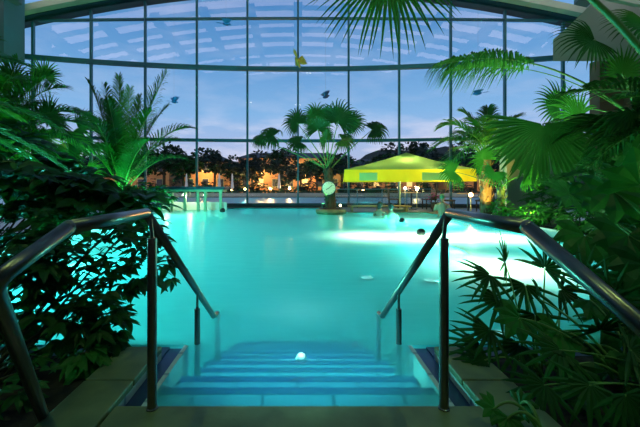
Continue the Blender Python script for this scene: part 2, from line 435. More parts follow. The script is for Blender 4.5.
# threshold
m = MB(); m.box((-1.15, -4.2, -.3), (1.15, 1.0, 0)); m.box((-.87, 1.0, -.3), (.87, 1.62, 0))
struct(m.build('floor_threshold', 'stone', bevel=.008), 'worn stone threshold at the top of the pool steps', 'floor')
m = MB(); m.box((-.76, 1.6205, -.3), (.76, 1.665, -.035)); struct(m.build('trim_1', 'bluetile'), 'dark blue tile edge of the threshold', 'trim')
for sgn, nm, num in ((-1, 'left', 2), (1, 'right', 3)):
    c = bpy.data.objects.new('coping_' + nm, None); COL.objects.link(c); struct(c, 'stone coping beside the steps on the ' + nm, 'coping')
    for a, b in ((1.003, 1.42), (1.428, 1.83), (1.838, 2.215)):
        m = MB(); x0, x1 = sorted((sgn * .885, sgn * 1.15)); m.box((x0, a, -.04), (x1, b, 0)); m.build('slab', 'stone', c, bevel=.008)
    m = MB(); x0, x1 = sorted((sgn * .89, sgn * 1.15)); m.box((x0, 1.0, -.3), (x1, 2.215, -.041)); m.build('upstand', 'whitetile', c)
    m = MB(); x0, x1 = sorted((sgn * .79, sgn * .889)); m.box((x0, 1.625, -.3), (x1, PN, -.085)); m.build('gutter', 'gutter', c)
    m = MB(); x0, x1 = sorted((sgn * .76, sgn * .789)); m.box((x0, 1.62, -1.1), (x1, PN, -.062)); m.build('stair_wall', 'whitetile', c)
    # soil bed and pool edge
    m = MB(); x0, x1 = sorted((sgn * 1.15, sgn * 14.2)); m.box((x0, -4.2, -.4), (x1, 2.21, -.06)); struct(m.build('floor_bed_' + nm, 'soil'), 'dark planting bed on the ' + nm, 'bed')
    m = MB(); x0, x1 = sorted((sgn * .89, sgn * (6.2 if sgn < 0 else 5.0))); m.box((x0, 2.216, -1.1), (x1, PN, -.075)); struct(m.build('trim_' + str(num), 'gutter'), 'dark overflow gutter along the near pool edge, ' + nm, 'trim')
# basin
m = MB()
def floor_z(y): return FZ + max(0, y - 8.5) * .10
m.quad((PL, PN, FZ), (PR, PN, FZ), (PR, 8.5, FZ), (PL, 8.5, FZ)); m.quad((PL, 8.5, FZ), (PR, 8.5, FZ), (PR, PF, floor_z(PF)), (PL, PF, floor_z(PF)))
struct(m.build('floor_pool', 'pooltile'), 'turquoise tiled pool bottom', 'floor')
t = .06
for nm, a, b, lb in (('left', (PL, PN, FZ - .1), (PL + t, PF, -.03), 'left tiled wall of the pool'), ('right', (PR - t, PN, FZ - .1), (PR, 13.3, -.03), 'right tiled wall of the pool'), ('far', (PL, PF - t, FZ - .1), (1.95, PF, -.03), 'far tiled wall of the pool'),
        ('terrace', (1.9, 13.24, FZ - .1), (PR, 13.3, -.03), 'tiled pool wall under the terrace edge'), ('terrace_side', (1.9, 13.3, FZ - .1), (1.95, PF, -.03), 'tiled pool wall on the left side of the terrace'),
        ('near_left', (PL, PN, FZ - .1), (-.79, PN + t, -.085), 'near tiled pool wall left of the steps'), ('near_right', (.79, PN, FZ - .1), (PR, PN + t, -.085), 'near tiled pool wall right of the steps')):
    m = MB(); m.box(a, b); struct(m.build('wall_pool_' + nm, 'pooltile'), lb, 'wall')
# steps
st = bpy.data.objects.new('pool_steps', None); COL.objects.link(st); struct(st, 'tiled steps running down into the pool with blue nosings', 'steps')
for k in range(9):
    z = -.10 - .105 * k; y0 = 1.666 + .30 * k - (.046 if k == 0 else 0); y1 = 1.92 + .30 * k
    y0 = 1.62 + .3 * k
    m = MB(); m.box((-.76, y0 + (.046 if k == 0 else .001), max(FZ, z - .5)), (.76, y1, z)); m.build('tread', 'steptile', st)
    m = MB(); m.box((-.76, y1 - .055, z + .001), (.76, y1 + .002, z + .006)); m.build('nosing', 'bluetile', st)
# water
m = MB()
m.quad((-.76, 1.665, WZ), (.76, 1.665, WZ), (.76, PN, WZ), (-.76, PN, WZ))
xs = [PL, -.76, .76, PR]
for a, b in zip(xs[:-1], xs[1:]): m.quad((a, PN, WZ), (b, PN, WZ), (b, 13.3, WZ), (a, 13.3, WZ))
m.quad((PL, 13.3, WZ), (1.9, 13.3, WZ), (1.9, PF, WZ), (PL, PF, WZ))
wt = m.build('pool_water', 'water'); tag(wt, 'glowing turquoise water filling the pool', 'water', kind='stuff')

# underwater lamps
def uw_lamp(loc, nrm, label, power, col, r=.13, soft=.08):
    t = thing('underwater_lamp', loc, label, 'lamp', 'underwater lamps')
    nrm = V(nrm).normalized()
    m = MB(); m.lathe(loc, [(r * 1.25, 0), (r * 1.25, .02), (r, .035)], 20, nrm); m.build('bezel', 'steel', t)
    m = MB(); m.lathe(V(loc) + nrm * .036, [(r * .95, 0), (r * .8, .012), (.01, .02)], 20, nrm); m.build('lens', 'lens', t)
    if nrm.z > .99: light('SPOT', 'underwater_light', V(loc) + nrm * .10, col, power, .12, V(loc) + nrm, 136, 1.0)
    elif nrm.z > .5: light('POINT', 'underwater_light', V(loc) + nrm * .12, col, power, .05)
    else: light('SPOT', 'underwater_light', V(loc) + nrm * .12, col, power, .08, V(loc) + nrm * 1.0 - UP * .12, 150, .8)
CY1 = (0.18, 1.0, 0.91)
for y, nm in ((5.6, 'nearest the steps'), (8.5, 'halfway along'), (11.5, 'nearest the counter')):
    uw_lamp((PL + t * 0 + .061, y, -.55), (1, 0, 0), 'round underwater lamp in the left pool wall, ' + nm, 1850, CY1)
for y, nm in ((9.8, 'nearest the umbrella'),):
    uw_lamp((PR - .061, y, -.55), (-1, 0, 0), 'round underwater lamp in the right pool wall, ' + nm, 1850, CY1)
uw_lamp((-3.2, PN + .061, -.55), (0, 1, 0), 'round underwater lamp in the near pool wall, left of the steps', 60, (.06, .75, 1))
WL = (1.0, .92, .62)
uw_lamp((1.5, 7.4, FZ), (0, 0, 1), 'bright round lamp on the pool bottom under the left end of the white patch', 340, WL)
uw_lamp((2.8, 7.2, FZ), (0, 0, 1), 'bright round lamp on the pool bottom under the middle of the white patch', 620, WL)
uw_lamp((4.1, 7.2, FZ), (0, 0, 1), 'bright round lamp on the pool bottom under the right end of the white patch', 640, WL)
uw_lamp((2.75, 4.6, FZ), (0, 0, 1), 'bright round lamp on the pool bottom beside the right-hand shrubs', 380, WL)
uw_lamp((4.3, 10.6, floor_z(10.6)), (0, 0, 1), 'bright round lamp on the pool bottom in front of the seated bather', 55, WL)
uw_lamp((.028, 3.06, -.52), (0, -.3, 1), 'small round lamp shining on the pool steps', 1.2, (.7, 1.0, 1.0), .04)

# ------------------------------------------------------------------ handrails
def arc(pts, r=.10, n=5):
    """polyline with rounded corners"""
    pts = [V(p) for p in pts]; out = [pts[0]]
    for a, b, c in zip(pts[:-2], pts[1:-1], pts[2:]):
        d0 = (a - b); d1 = (c - b); q = min(r, d0.length * .45, d1.length * .45)
        p0 = b + d0.normalized() * q; p1 = b + d1.normalized() * q
        for i in range(n + 1):
            s = i / n; out.append(p0 * (1 - s) ** 2 + b * 2 * s * (1 - s) + p1 * s * s)
    out.append(pts[-1]); return out
for sgn, nm in ((-1, 'left'), (1, 'right')):
    X = sgn * .705
    t = thing('handrail', (X, 1.6, 0), 'stainless steel handrail on the ' + nm + ' of the pool steps' , 'handrail', 'handrails of the pool steps')
    m = MB()
    m.tube(arc([(X, 1.58, .92), (X, 2.86, -.06), (X, 2.98, -.065), (X, 2.99, -.55)], .045), .0225, 14)
    m.tube([(X, 1.58, .92), (X, 1.045, .92)], .0225, 14); m.ball((X, 1.58, .92), .0225); m.ball((X, 1.045, .92), .0225)
    if sgn < 0: near = arc([(X, 1.045, .92), (-.765, .85, .805), (-1.19, 1.60, -.06)], .05)
    else: near = arc([(X, 1.045, .92), (.81, .75, .695), (1.25, .95, -.06)], .06)
    m.tube(near, .0225, 14)
    m.build('rail', 'steel', t, smooth=True)
    m = MB(); m.tube([(sgn * .685, 1.597, 0), (sgn * .685, 1.597, .80)], .0215, 16); m.lathe((sgn * .685, 1.597, 0), [(.026, 0), (.026, .006), (.022, .008)], 16); m.build('post', 'steel', t, smooth=False)
    m = MB(); m.tube([(sgn * .685, 1.597, .80), (sgn * .695, 1.60, .89)], .009, 10); m.build('pin', 'steel', t)
    m = MB(); m.tube([(X, 2.38, -.34), (X, 2.38, .185)], .020, 16); m.build('post', 'steel', t)
    m = MB(); m.tube([(X, 2.38, .185), (X, 2.38, .30)], .009, 10); m.build('pin', 'steel', t)

# ------------------------------------------------------------------ plants
def bez(a, c, b, n):
    return [a * (1 - t) ** 2 + c * 2 * t * (1 - t) + b * t * t for t in [i / n for i in range(n + 1)]]

def frond(parent, base, tip, arch_, ll, nl=34, droop=.5, mt='leafm', wid=.022, stalk=.02, t0=.18, out=None):
    base, tip = V(base), V(tip)
    c = (base + tip) / 2 + UP * arch_ + (V(out) if out else V((0, 0, 0)))
    pts = bez(base, c, tip, 16)
    ms = MB(); ms.tube(pts, [stalk * (1 - .8 * i / 16) for i in range(17)], 5)
    m = MB()
    for i in range(nl):
        t = t0 + (1 - t0) * (i + random.uniform(-.3, .3)) / nl
        t = max(0, min(.995, t))
        p = base * (1 - t) ** 2 + c * 2 * t * (1 - t) + tip * t * t
        T = ((c - base) * (1 - t) + (tip - c) * t).normalized()
        S = T.cross(UP); S = S.normalized() if S.length > .05 else V((1, 0, 0))
        N = S.cross(T)
        u = (t - t0) / (1 - t0)
        Lf = ll * ((.45 if t0 < .4 else .15 + .3 * min(1, u * 6)) + .75 * math.sin(PI * min(1, u * .9 + .12))) * random.uniform(.85, 1.1)
        for s in (-1, 1):
            a = math.radians(30 + 35 * u + random.uniform(-6, 6))
            d = (S * s * math.cos(a) + T * math.sin(a) + N * random.uniform(.1, .35)).normalized()
            W = T - d * T.dot(d); W = W.normalized()
            W = (W + N * .4 * s).normalized()
            q = [p, p + d * Lf * .4, p + d * Lf * .72 - UP * droop * Lf * .14, p + d * Lf - UP * droop * Lf * .42]
            k = len(m.v)
            for pt, h in zip(q, (.5, 1, .75)):
                m.v += [pt - W * wid * h, pt + W * wid * h]
            m.v.append(q[3])
            m.f += [(k, k + 1, k + 3, k + 2), (k + 2, k + 3, k + 5, k + 4), (k + 4, k + 5, k + 6)]
    o = m.build('frond', mt, parent)
    ms.build('stalk', 'stalk', o, smooth=True)
    return o

def fan(parent, base, hub, fwd, nrm, R, spread=130, nseg=30, droop=.5, split=.5, mt='leafm', stalk=.018, sag=.1, pleat=.25, name='fan_leaf', sm='stalk', hwid=None):
    base, hub = V(base), V(hub); fwd = V(fwd).normalized(); nrm = V(nrm)
    nrm = (nrm - fwd * nrm.dot(fwd)).normalized(); side = fwd.cross(nrm)
    m = MB(); da = math.radians(2 * spread) / nseg
    rs = [.03, .22, .4, split, split + (1 - split) * .3, split + (1 - split) * .6, split + (1 - split) * .82, 1]
    for i in range(nseg):
        a = math.radians(-spread) + da * (i + .5)
        d = fwd * math.cos(a) + side * math.sin(a)
        cross = (-fwd * math.sin(a) + side * math.cos(a))
        Ri = R * (.72 + .28 * math.cos(a * .55)) * random.uniform(.93, 1.05)
        p = hub.copy(); prev = 0; k = len(m.v); wob = random.uniform(-.15, .15)
        for r in rs:
            q = max(0, (r - split * .7)) / (1 - split * .7)
            dd = d * (1 - droop * q) - UP * droop * q * 1.1 + nrm * (.12 * (1 - q)) + cross * (wob * q)
            p = p + dd.normalized() * (r - prev) * Ri; prev = r
            wmax = split * Ri * math.tan(da / 2) * 1.04
            hw = r * Ri * math.tan(da / 2) * 1.04 if r <= split else wmax * (1 - (r - split) / (1 - split)) ** .8
            if hwid: hw = hwid * max(0, 1 - ((r - .42) / .58) ** 2 if r > .42 else .55 + .45 * r / .42)
            m.v += [p - cross * hw, p + nrm * (pleat * hw * 2), p + cross * hw]
        for j in range(len(rs) - 1):
            b = k + 3 * j
            m.f += [(b, b + 1, b + 4, b + 3), (b + 1, b + 2, b + 5, b + 4)]
    o = m.build(name, mt, parent)
    ms = MB(); c = (base + hub) / 2 + UP * sag
    ms.tube(bez(base, c, hub, 10) + [hub + fwd * R * .25], [stalk * (1 - .5 * i / 10) for i in range(11)] + [.003], 6)
    ms.build('stalk', sm, o, smooth=True)
    return o

def trunk(parent, base, top, r0, r1, boots=True, mt='trunk'):
    base, top = V(base), V(top); m = MB(); n = 14
    pts = [base.lerp(top, i / n) for i in range(n + 1)]
    m.tube(pts, [r0 + (r1 - r0) * i / n + .012 * (i % 2) for i in range(n + 1)], 12)
    if boots:
        ax = (top - base).normalized(); u = ax.orthogonal().normalized(); w2 = ax.cross(u); Lh = (top - base).length
        for i in range(int(Lh * 22)):
            h = i / (Lh * 22); a = i * 2.4; r = r0 + (r1 - r0) * h
            p = base.lerp(top, h) + (u * math.cos(a) + w2 * math.sin(a)) * r * .9
            d = (u * math.cos(a) + w2 * math.sin(a)) * .6 + ax
            m.leaf(p, d, u * math.cos(a) + w2 * math.sin(a), .16, .09, 0, .4)
    return m.build('trunk', mt, parent, smooth=False)

def rv(s): return V((random.uniform(-s, s), random.uniform(-s, s), random.uniform(-s, s)))

# --- left: date palm lit green by the counter
B = V((-6.75, 13.0, 0))
t = thing('feather_palm', B, 'feather palm with green lit stalks behind the left shrubs, beside the bar counter', 'palm')
trunk(t, B, B + UP * .75, .18, .16)
c0 = B + UP * .75
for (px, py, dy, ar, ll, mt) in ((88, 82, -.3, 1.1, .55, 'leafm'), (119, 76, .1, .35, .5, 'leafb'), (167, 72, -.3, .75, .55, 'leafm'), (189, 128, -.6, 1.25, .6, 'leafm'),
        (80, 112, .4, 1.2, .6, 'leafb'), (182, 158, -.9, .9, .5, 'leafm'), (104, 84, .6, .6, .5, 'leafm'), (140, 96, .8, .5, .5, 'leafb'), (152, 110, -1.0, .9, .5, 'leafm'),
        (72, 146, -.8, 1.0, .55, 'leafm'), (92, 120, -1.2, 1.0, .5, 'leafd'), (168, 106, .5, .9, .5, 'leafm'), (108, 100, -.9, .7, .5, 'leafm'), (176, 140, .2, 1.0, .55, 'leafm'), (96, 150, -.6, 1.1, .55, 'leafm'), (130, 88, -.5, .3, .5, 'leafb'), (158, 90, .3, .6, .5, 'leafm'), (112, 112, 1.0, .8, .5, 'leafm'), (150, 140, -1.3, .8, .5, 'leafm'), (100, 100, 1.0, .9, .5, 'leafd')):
    frond(t, c0 + rv(.06), P(px, py, 13.0 + dy), ar, ll * 1.45, 72, .8, mt, .017, .030)

# --- left: two big feather palms and a fan palm
B = V((-6.95, 7.6, 0))
t = thing('feather_palm', B, 'large dark feather palm at the left edge of the photo', 'palm')
trunk(t, B, B + UP * 1.6, .16, .14); c0 = B + UP * 1.6
for (px, py, dy, ar, ll) in ((62, 88, .2, .9, .55), (88, 118, -.3, 1.0, .6), (80, 150, .5, .9, .6), (96, 132, .8, 1.1, .6), (52, 120, -.8, .8, .55), (30, 82, .6, .6, .5), (-30, 70, .2, .6, .5), (18, 60, -.2, .4, .5),
        (48, 160, -1.0, .7, .55), (-20, 110, -.8, .7, .5), (70, 176, 0, .9, .55), (10, 100, -1.2, .7, .5), (40, 104, 1.2, .6, .5)):
    frond(t, c0 + rv(.05), P(px, py, 7.6 + dy), ar, ll * 1.1, 58, .7, random.choice(('leafm', 'leafm', 'leafd', 'leafb')), .016, .022)
for k in range(14):
    frond(t, c0 + rv(.05), P(random.uniform(0, 100), random.uniform(75, 175), 7.6 + random.uniform(-1.2, 1.2)), random.uniform(.6, 1.1), .6, 54, .8, random.choice(('leafm', 'leafm', 'leafb')), .014, .02)
B = V((-6.6, 9.6, 0))
t = thing('fan_palm', B, 'fan palm behind the left-edge palm, one round leaf against the glass', 'palm')
trunk(t, B, B + UP * 2.2, .13, .11); c0 = B + UP * 2.2
for (hx, hy, dy, fx, fz, R, mt) in ((45, 78, -.2, .1, 1, .62, 'leafb'), (14, 84, -.6, -.5, .8, .7, 'leafm'), (78, 128, -.5, 1, -.1, .7, 'leafm'), (68, 152, -.9, .9, -.5, .7, 'leafd'), (22, 130, -1.2, -.4, .2, .8, 'leafm'), (50, 118, -1.3, .5, .5, .7, 'leafm'), (86, 172, -.4, .8, -.6, .6, 'leafm')):
    hub = P(hx, hy, 9.6 + dy)
    fan(t, c0 + rv(.05), hub, (fx, -.25, fz), (fx * .2, -1, .25), R, 125, 28, .3, .5, mt)
B = V((-4.9, 4.9, 0)) * 1.0
B = V((-5.2, 1.9, -.06))
t = thing('feather_palm', B, 'near feather palm with drooping fronds at the upper left corner', 'palm')
trunk(t, B, B + V((0, 1.6, 2.0)), .10, .09); c0 = B + V((0, 1.6, 2.0))
for (px, py, Y, ar, ll) in ((28, 66, 4.6, .6, .35), (60, 130, 4.6, .6, .4), (40, 166, 4.3, .5, .38), (18, 120, 3.9, .5, .35), (0, 40, 4.2, .4, .3), (74, 176, 5.0, .7, .4)):
    frond(t, c0 + rv(.05), P(px, py, Y), ar, ll, 34, .6, random.choice(('leafm', 'leafd', 'leafb')), .016, .016)

# --- shrubs
def shrub(name, base, label, cat, blobs, n, Ls, mt, stems, group=None, drop=.35, seed=0, rosette=5, ratio=.42):
    rnd = random.Random(seed); base = V(base)
    t = thing(name, base, label, cat, group)
    m = MB()
    for i in range(n):
        c, r = blobs[rnd.randrange(len(blobs))]
        a = rnd.uniform(0, 2 * PI); z = rnd.uniform(-1, 1); q = math.sqrt(1 - z * z); f = rnd.uniform(.25, 1) ** .6
        p = V(c) + V((r[0] * q * math.cos(a), r[1] * q * math.sin(a), r[2] * z)) * f
        o = (p - V(c)); o = o.normalized() if o.length > 1e-4 else UP
        for k in range(rosette):
            b = 2 * PI * k / rosette + rnd.uniform(-.3, .3)
            d = V((math.cos(b), math.sin(b), rnd.uniform(-.35, .45))) + o * .6
            Lf = rnd.uniform(*Ls)
            m.leaf(p, d, UP + o * .5 + V((0, -.3, 0)), Lf, Lf * ratio * rnd.uniform(.85, 1.2), drop)
    m.build('foliage', mt, t)
    for i in range(stems):
        c, r = blobs[i % len(blobs)]
        top = V(c) + V((rnd.uniform(-.5, .5) * r[0], rnd.uniform(-.5, .5) * r[1], r[2] * rnd.uniform(-.1, .6)))
        b0 = base + V((rnd.uniform(-.12, .12), rnd.uniform(-.12, .12), 0))
        s = MB(); s.tube(bez(b0, (b0 + top) / 2 + V((rnd.uniform(-.08, .08), rnd.uniform(-.05, .05), .1)), top, 7), [.009] * 3 + [.007] * 3 + [.004] * 2, 6)
        s.build('stem', 'stem', t, smooth=True)
    return t
def bl(px, py, Y, rx, rz, ry=.22): return (P(px, py, Y), (rx / F * Y, ry, rz / F * Y))
shrub('leafy_shrub', (-1.75, 1.95, -.06), 'leafy dark shrub between the left handrail and the pool edge', 'shrub',
      [bl(120, 250, 2.35, 45, 42), bl(95, 290, 2.3, 40, 40), bl(150, 262, 2.45, 28, 30), bl(135, 225, 2.6, 38, 20), bl(70, 255, 2.3, 40, 35), bl(110, 325, 2.2, 20, 25, .1), bl(85, 315, 2.1, 30, 25, .1)], 200, (.06, .13), 'leafd', 12, seed=3)
shrub('leafy_shrub', (-2.45, 1.9, -.06), 'leafy dark shrub behind the bent end of the left handrail', 'shrub',
      [bl(25, 245, 2.4, 45, 35), bl(40, 225, 2.5, 40, 25), bl(15, 320, 2.3, 30, 20), bl(60, 325, 2.15, 25, 22), bl(-25, 275, 2.3, 30, 40), bl(30, 285, 2.2, 40, 30), bl(35, 265, 2.15, 35, 25)], 190, (.07, .15), 'leafd', 10, seed=4)
shrub('broadleaf_shrub', (-2.3, 2.0, -.06), 'tall broad-leaved shrub rising above the left handrail', 'shrub',
      [bl(95, 205, 2.9, 45, 18), bl(50, 195, 2.8, 50, 22), bl(20, 180, 2.7, 40, 28), bl(75, 185, 3.0, 40, 15), bl(140, 205, 3.0, 28, 12)], 70, (.14, .26), 'leafd', 9, seed=5, ratio=.55)
shrub('broadleaf_shrub', (-6.6, 6.2, 0), 'dark broad-leaved shrub under the left-edge palms', 'shrub',
      [bl(30, 170, 5.6, 60, 25), bl(80, 180, 5.8, 40, 18), bl(5, 150, 5.2, 40, 30), bl(60, 205, 5.5, 50, 15)], 90, (.22, .42), 'leafd', 8, seed=6, ratio=.5)
shrub('broadleaf_shrub', (-6.8, 11.4, 0), 'low leafy shrub at the foot of the green lit palm', 'shrub',
      [bl(140, 195, 11.2, 35, 12, .5), bl(105, 192, 11.2, 30, 12, .5)], 110, (.2, .4), 'leafm', 6, seed=8, ratio=.4)
shrub('ground_fern', (-1.6, 1.45, -.06), 'low dark ground cover in the bed beside the left coping', 'plant',
      [(V((-1.5, 1.75, .05)), (.28, .3, .10)), (V((-1.65, 1.4, .03)), (.3, .3, .09)), (V((-2.0, 1.3, .10)), (.3, .3, .15))], 80, (.05, .10), 'leafd', 3, seed=9)
shrub('ground_fern', (-1.30, 2.02, -.06), 'single light-veined leaf clump at the far end of the left coping', 'plant',
      [(V((-1.28, 2.02, .05)), (.10, .08, .07))], 9, (.10, .17), 'leafm', 3, seed=10)

# --- centre: island palm
B = V((1.28, 13.2, .14))
isl = thing('planter_island', (1.28, 13.2, -.54), 'round stone planter island at the foot of the clock palm', 'planter')
m = MB(); m.lathe((1.28, 13.2, -.54), [(.52, 0), (.54, .44), (.60, .56), (.58, .64), (.46, .67)], 28); m.build('wall', 'stone', isl)
m = MB(); m.lathe((1.28, 13.2, .131), [(.46, 0), (.3, .02), (.02, .04)], 24); m.build('soil', 'soil', isl)
t = thing('fan_palm', B, 'fan palm in the middle of the far pool edge with the clock on its trunk', 'palm')
trunk(t, B, P(328, 168, 13.2), .21, .16, mt='darktrunk'); c0 = P(328, 170, 13.2)
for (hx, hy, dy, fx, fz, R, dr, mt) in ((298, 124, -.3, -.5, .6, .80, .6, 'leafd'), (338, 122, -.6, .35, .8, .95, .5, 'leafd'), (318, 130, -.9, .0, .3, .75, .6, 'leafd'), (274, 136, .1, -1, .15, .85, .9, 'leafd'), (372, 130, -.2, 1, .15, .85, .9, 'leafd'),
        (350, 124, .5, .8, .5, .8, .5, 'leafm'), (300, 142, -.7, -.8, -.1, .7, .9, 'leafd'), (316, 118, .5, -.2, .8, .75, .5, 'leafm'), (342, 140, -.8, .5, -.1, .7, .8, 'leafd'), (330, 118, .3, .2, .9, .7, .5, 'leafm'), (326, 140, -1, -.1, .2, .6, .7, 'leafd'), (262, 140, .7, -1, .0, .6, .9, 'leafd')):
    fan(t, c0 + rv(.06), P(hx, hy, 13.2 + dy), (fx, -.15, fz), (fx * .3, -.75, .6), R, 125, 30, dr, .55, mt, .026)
ck = thing('clock', (1.17, 12.93, .93), 'round pale wall clock hanging on the palm trunk', 'clock')
m = MB(); m.lathe((1.17, 12.96, .93), [(.27, 0), (.275, .03), (.25, .05)], 28, (0, -1, 0)); m.build('case', 'darkframe', ck)
m = MB(); m.lathe((1.17, 12.909, .93), [(.245, 0), (.24, .006)], 28, (0, -1, 0)); dial = m.build('dial', 'dial', ck)
m = MB()
for i in range(12):
    a = i * PI / 6; r = Matrix.Rotation(a, 3, 'Y'); c = V((1.17, 12.90, .93))
    m.box(c + V((-.007, -.003, .19)), c + V((.007, 0, .225)), r, c)
m.build('hour_marks', 'black', dial)
for a, ln, wd in ((math.radians(242), .12, .011), (math.radians(48), .18, .008)):
    m = MB(); c = V((1.17, 12.896, .93)); m.box(c + V((-wd, -.003, -.02)), c + V((wd, 0, ln)), Matrix.Rotation(a, 3, 'Y'), c); m.build('hand', 'black', ck)
def ground_lamp(loc, label, ml, col, power, aim, angle=80, group='garden spot lamps'):
    t = thing('spot_lamp', loc, label, 'lamp', group); l = V(loc); d = (V(aim) - l).normalized()
    m = MB(); m.tube([l, l + UP * .10], .012, 8); m.lathe(l, [(.06, 0), (.06, .012), (.02, .015)], 14); m.build('stake', 'black', t)
    h = l + UP * .13
    m = MB(); m.lathe(h - d * .07, [(.03, 0), (.055, .03), (.06, .14)], 16, d); m.build('housing', 'black', t)
    m = MB(); m.lathe(h + d * .072, [(.052, 0), (.05, .006)], 16, d); m.build('lens', ml, t)
    light('SPOT', 'garden_spot', h + d * .12, col, power, .05, aim, angle, .7)
ground_lamp((1.58, 12.85, .14), 'small bright spot lamp on the stone island right of the clock palm', 'wlens', (1, .85, .45), 4, (1.7, 12.0, .3), 120)

# --- right: feather palms by the umbrella
B = V((5.75, 10.4, 0))
t = thing('feather_palm', B, 'feather palm with yellow lit trunk right of the umbrella', 'palm')
trunk(t, B, B + UP * 1.9, .17, .14); c0 = B + UP * 1.9
for (px, py, dy, ar, ll) in ((432, 150, -.2, .9, .5), (440, 128, .3, .9, .5), (462, 112, .5, .6, .45), (488, 108, .3, .4, .45), (520, 116, .2, .5, .45), (545, 140, .4, .7, .5), (446, 172, -.6, .9, .5), (520, 165, -.8, .9, .5), (475, 120, -.8, .6, .5), (505, 125, -.8, .6, .5), (535, 175, -.2, .9, .5), (455, 140, -1, .8, .5)):
    frond(t, c0 + rv(.05), P(px, py, 10.4 + dy), ar, ll * 1.15, 56, .8, random.choice(('leafm', 'leafm', 'leafb', 'leafy')), .016, .020)
B = V((5.3, 8.9, 0))
t = thing('fan_palm', B, 'small bright fan palm leaning over the right end of the umbrella', 'palm')
trunk(t, B, B + UP * 1.0, .10, .09); c0 = B + UP * 1.0
for (hx, hy, dy, fx, fz, R, mt, dr) in ((484, 160, -.2, -.5, .6, .62, 'leafb', .4), (455, 172, .0, -1, -.05, .6, 'leafb', .6), (510, 150, .2, .2, .9, .62, 'leafm', .4), (495, 172, -.5, -.2, -.3, .55, 'leafb', .6), (525, 175, -.2, .8, .1, .55, 'leafm', .5)):
    fan(t, c0 + rv(.04), P(hx, hy, 8.9 + dy), (fx, -.2, fz), (fx * .2, -1, .3), R, 125, 26, dr, .45, mt, .014)
# big fan palms on the right
B = V((5.6, 5.6, 0))
t = thing('fan_palm', B, 'large fan palm on the right whose big round leaf hangs before the umbrella side', 'palm')
trunk(t, B, B + V((-.1, -.2, 2.0)), .17, .15); c0 = B + V((-.1, -.2, 2.0))
fan(t, c0, P(543, 124, 4.6), (-.06, -.1, -1), (-.1, -1, .25), .92, 100, 36, .15, .72, 'leafm', .022, .25)
frond(t, c0, P(436, 66, 5.3), .95, .52, 56, 2.0, 'leafm', .017, .022, .55)
frond(t, c0, P(448, 72, 5.5), .80, .48, 40, 2.0, 'leafb', .015, .012, .6)
fan(t, c0, P(578, 118, 5.2), (-.9, -.1, .5), (-.1, -1, .4), .62, 120, 26, .4, .45, 'leafb', .018, .2)
fan(t, c0, P(595, 40, 5.2), (-.6, -.1, -.2), (-.2, -1, .4), .75, 110, 26, .5, .4, 'leafd', .02, .2)
fan(t, c0, P(622, 74, 4.8), (.1, -.1, 1), (0, -1, .2), .42, 125, 24, .15, .5, 'leafb', .016, .1)
fan(t, c0, P(618, 124, 4.4), (-.1, -.2, -1), (-.1, -1, .2), .8, 110, 30, .4, .5, 'leafd', .02, .2)
fan(t, c0, P(632, 110, 4.2), (.5, -.3, -.5), (0, -1, .4), .8, 120, 30, .4, .5, 'leafd', .02, .2)
fan(t, c0, P(560, 108, 6.0), (-.6, 0, .5), (0, -1, .3), .6, 120, 26, .4, .5, 'leafm', .016, .2)
fan(t, c0, P(585, 145, 5.8), (-.7, 0, -.5), (0, -1, .3), .7, 120, 26, .5, .5, 'leafd', .016, .2)
B = V((2.78, 1.9, -.06))
t = thing('fan_palm', B, 'near fan palm whose hanging leaf fills the top centre of the photo', 'palm')
c0 = P(700, 125, 2.3)
trunk(t, B, c0 - UP * .03, .09, .07)
fan(t, c0, P(388, -30, 3.4), (-.15, -.1, -1), (-.1, -1, .15), .95, 76, 30, .32, .42, 'leafm', .026, 1.43)
fan(t, c0, P(650, 25, 2.6), (-.3, -.2, -.3), (-.2, -1, .4), .42, 120, 28, .5, .45, 'leafm', .012, .2)
# reed/areca stems and dark mass on the right edge
B = V((4.6, 3.6, 0))
t = thing('feather_palm', V((5.4, 4.2, 0)), 'dark feather palm in the thicket at the right edge', 'palm')
trunk(t, V((5.4, 4.2, 0)), V((5.3, 4.2, 1.7)), .12, .10); c0 = V((5.3, 4.2, 1.7))
for (px, py, Y, ar, ll) in ((560, 95, 4.3, .5, .4), (590, 85, 4.6, .4, .4), (545, 150, 4.6, .7, .4), (585, 170, 3.8, .6, .4), (610, 100, 3.8, .4, .35), (600, 185, 4.4, .6, .4), (640, 90, 4.6, .3, .4), (650, 140, 3.6, .4, .4), (560, 190, 4.8, .7, .4)):
    frond(t, c0 + rv(.05), P(px, py, Y), ar, ll, 34, .7, random.choice(('leafd', 'leafd', 'leafm')), .016, .014)
# broad leaves on the right
def bigleaf_plant(base, label, specs, name='broadleaf_plant', mt='leafd'):
    base = V(base); t = thing(name, base, label, 'plant')
    for (hx, hy, Y, fx, fz, R, nseg, sp, dr, mtt) in specs:
        fan(t, base + V((random.uniform(-.05, .05), random.uniform(-.05, .05), 0)), P(hx, hy, Y), (fx, -.25, fz), (fx * .2, -.7, .7), R, sp, nseg, dr, .62, mtt, .010, .15, .18, 'lobed_leaf')
    return t
bigleaf_plant((2.9, 2.0, -.06), 'big-leaved dark plant right of the right handrail', [(612, 190, 2.9, -.2, -.6, .32, 7, 130, .3, 'leafd'), (640, 185, 2.7, .1, .5, .36, 7, 130, .3, 'leafm'), (585, 235, 2.8, -.3, -.8, .30, 7, 130, .4, 'leafd'), (628, 235, 2.5, -.1, -.6, .34, 7, 130, .3, 'leafd'), (600, 212, 3.1, -.7, .2, .30, 7, 130, .3, 'leafd'), (648, 265, 2.3, -.2, -.6, .30, 7, 130, .3, 'leafd'), (570, 195, 3.2, -1, .1, .30, 7, 120, .3, 'leafd'), (630, 160, 3.2, -.1, .6, .3, 7, 130, .3, 'leafd')])
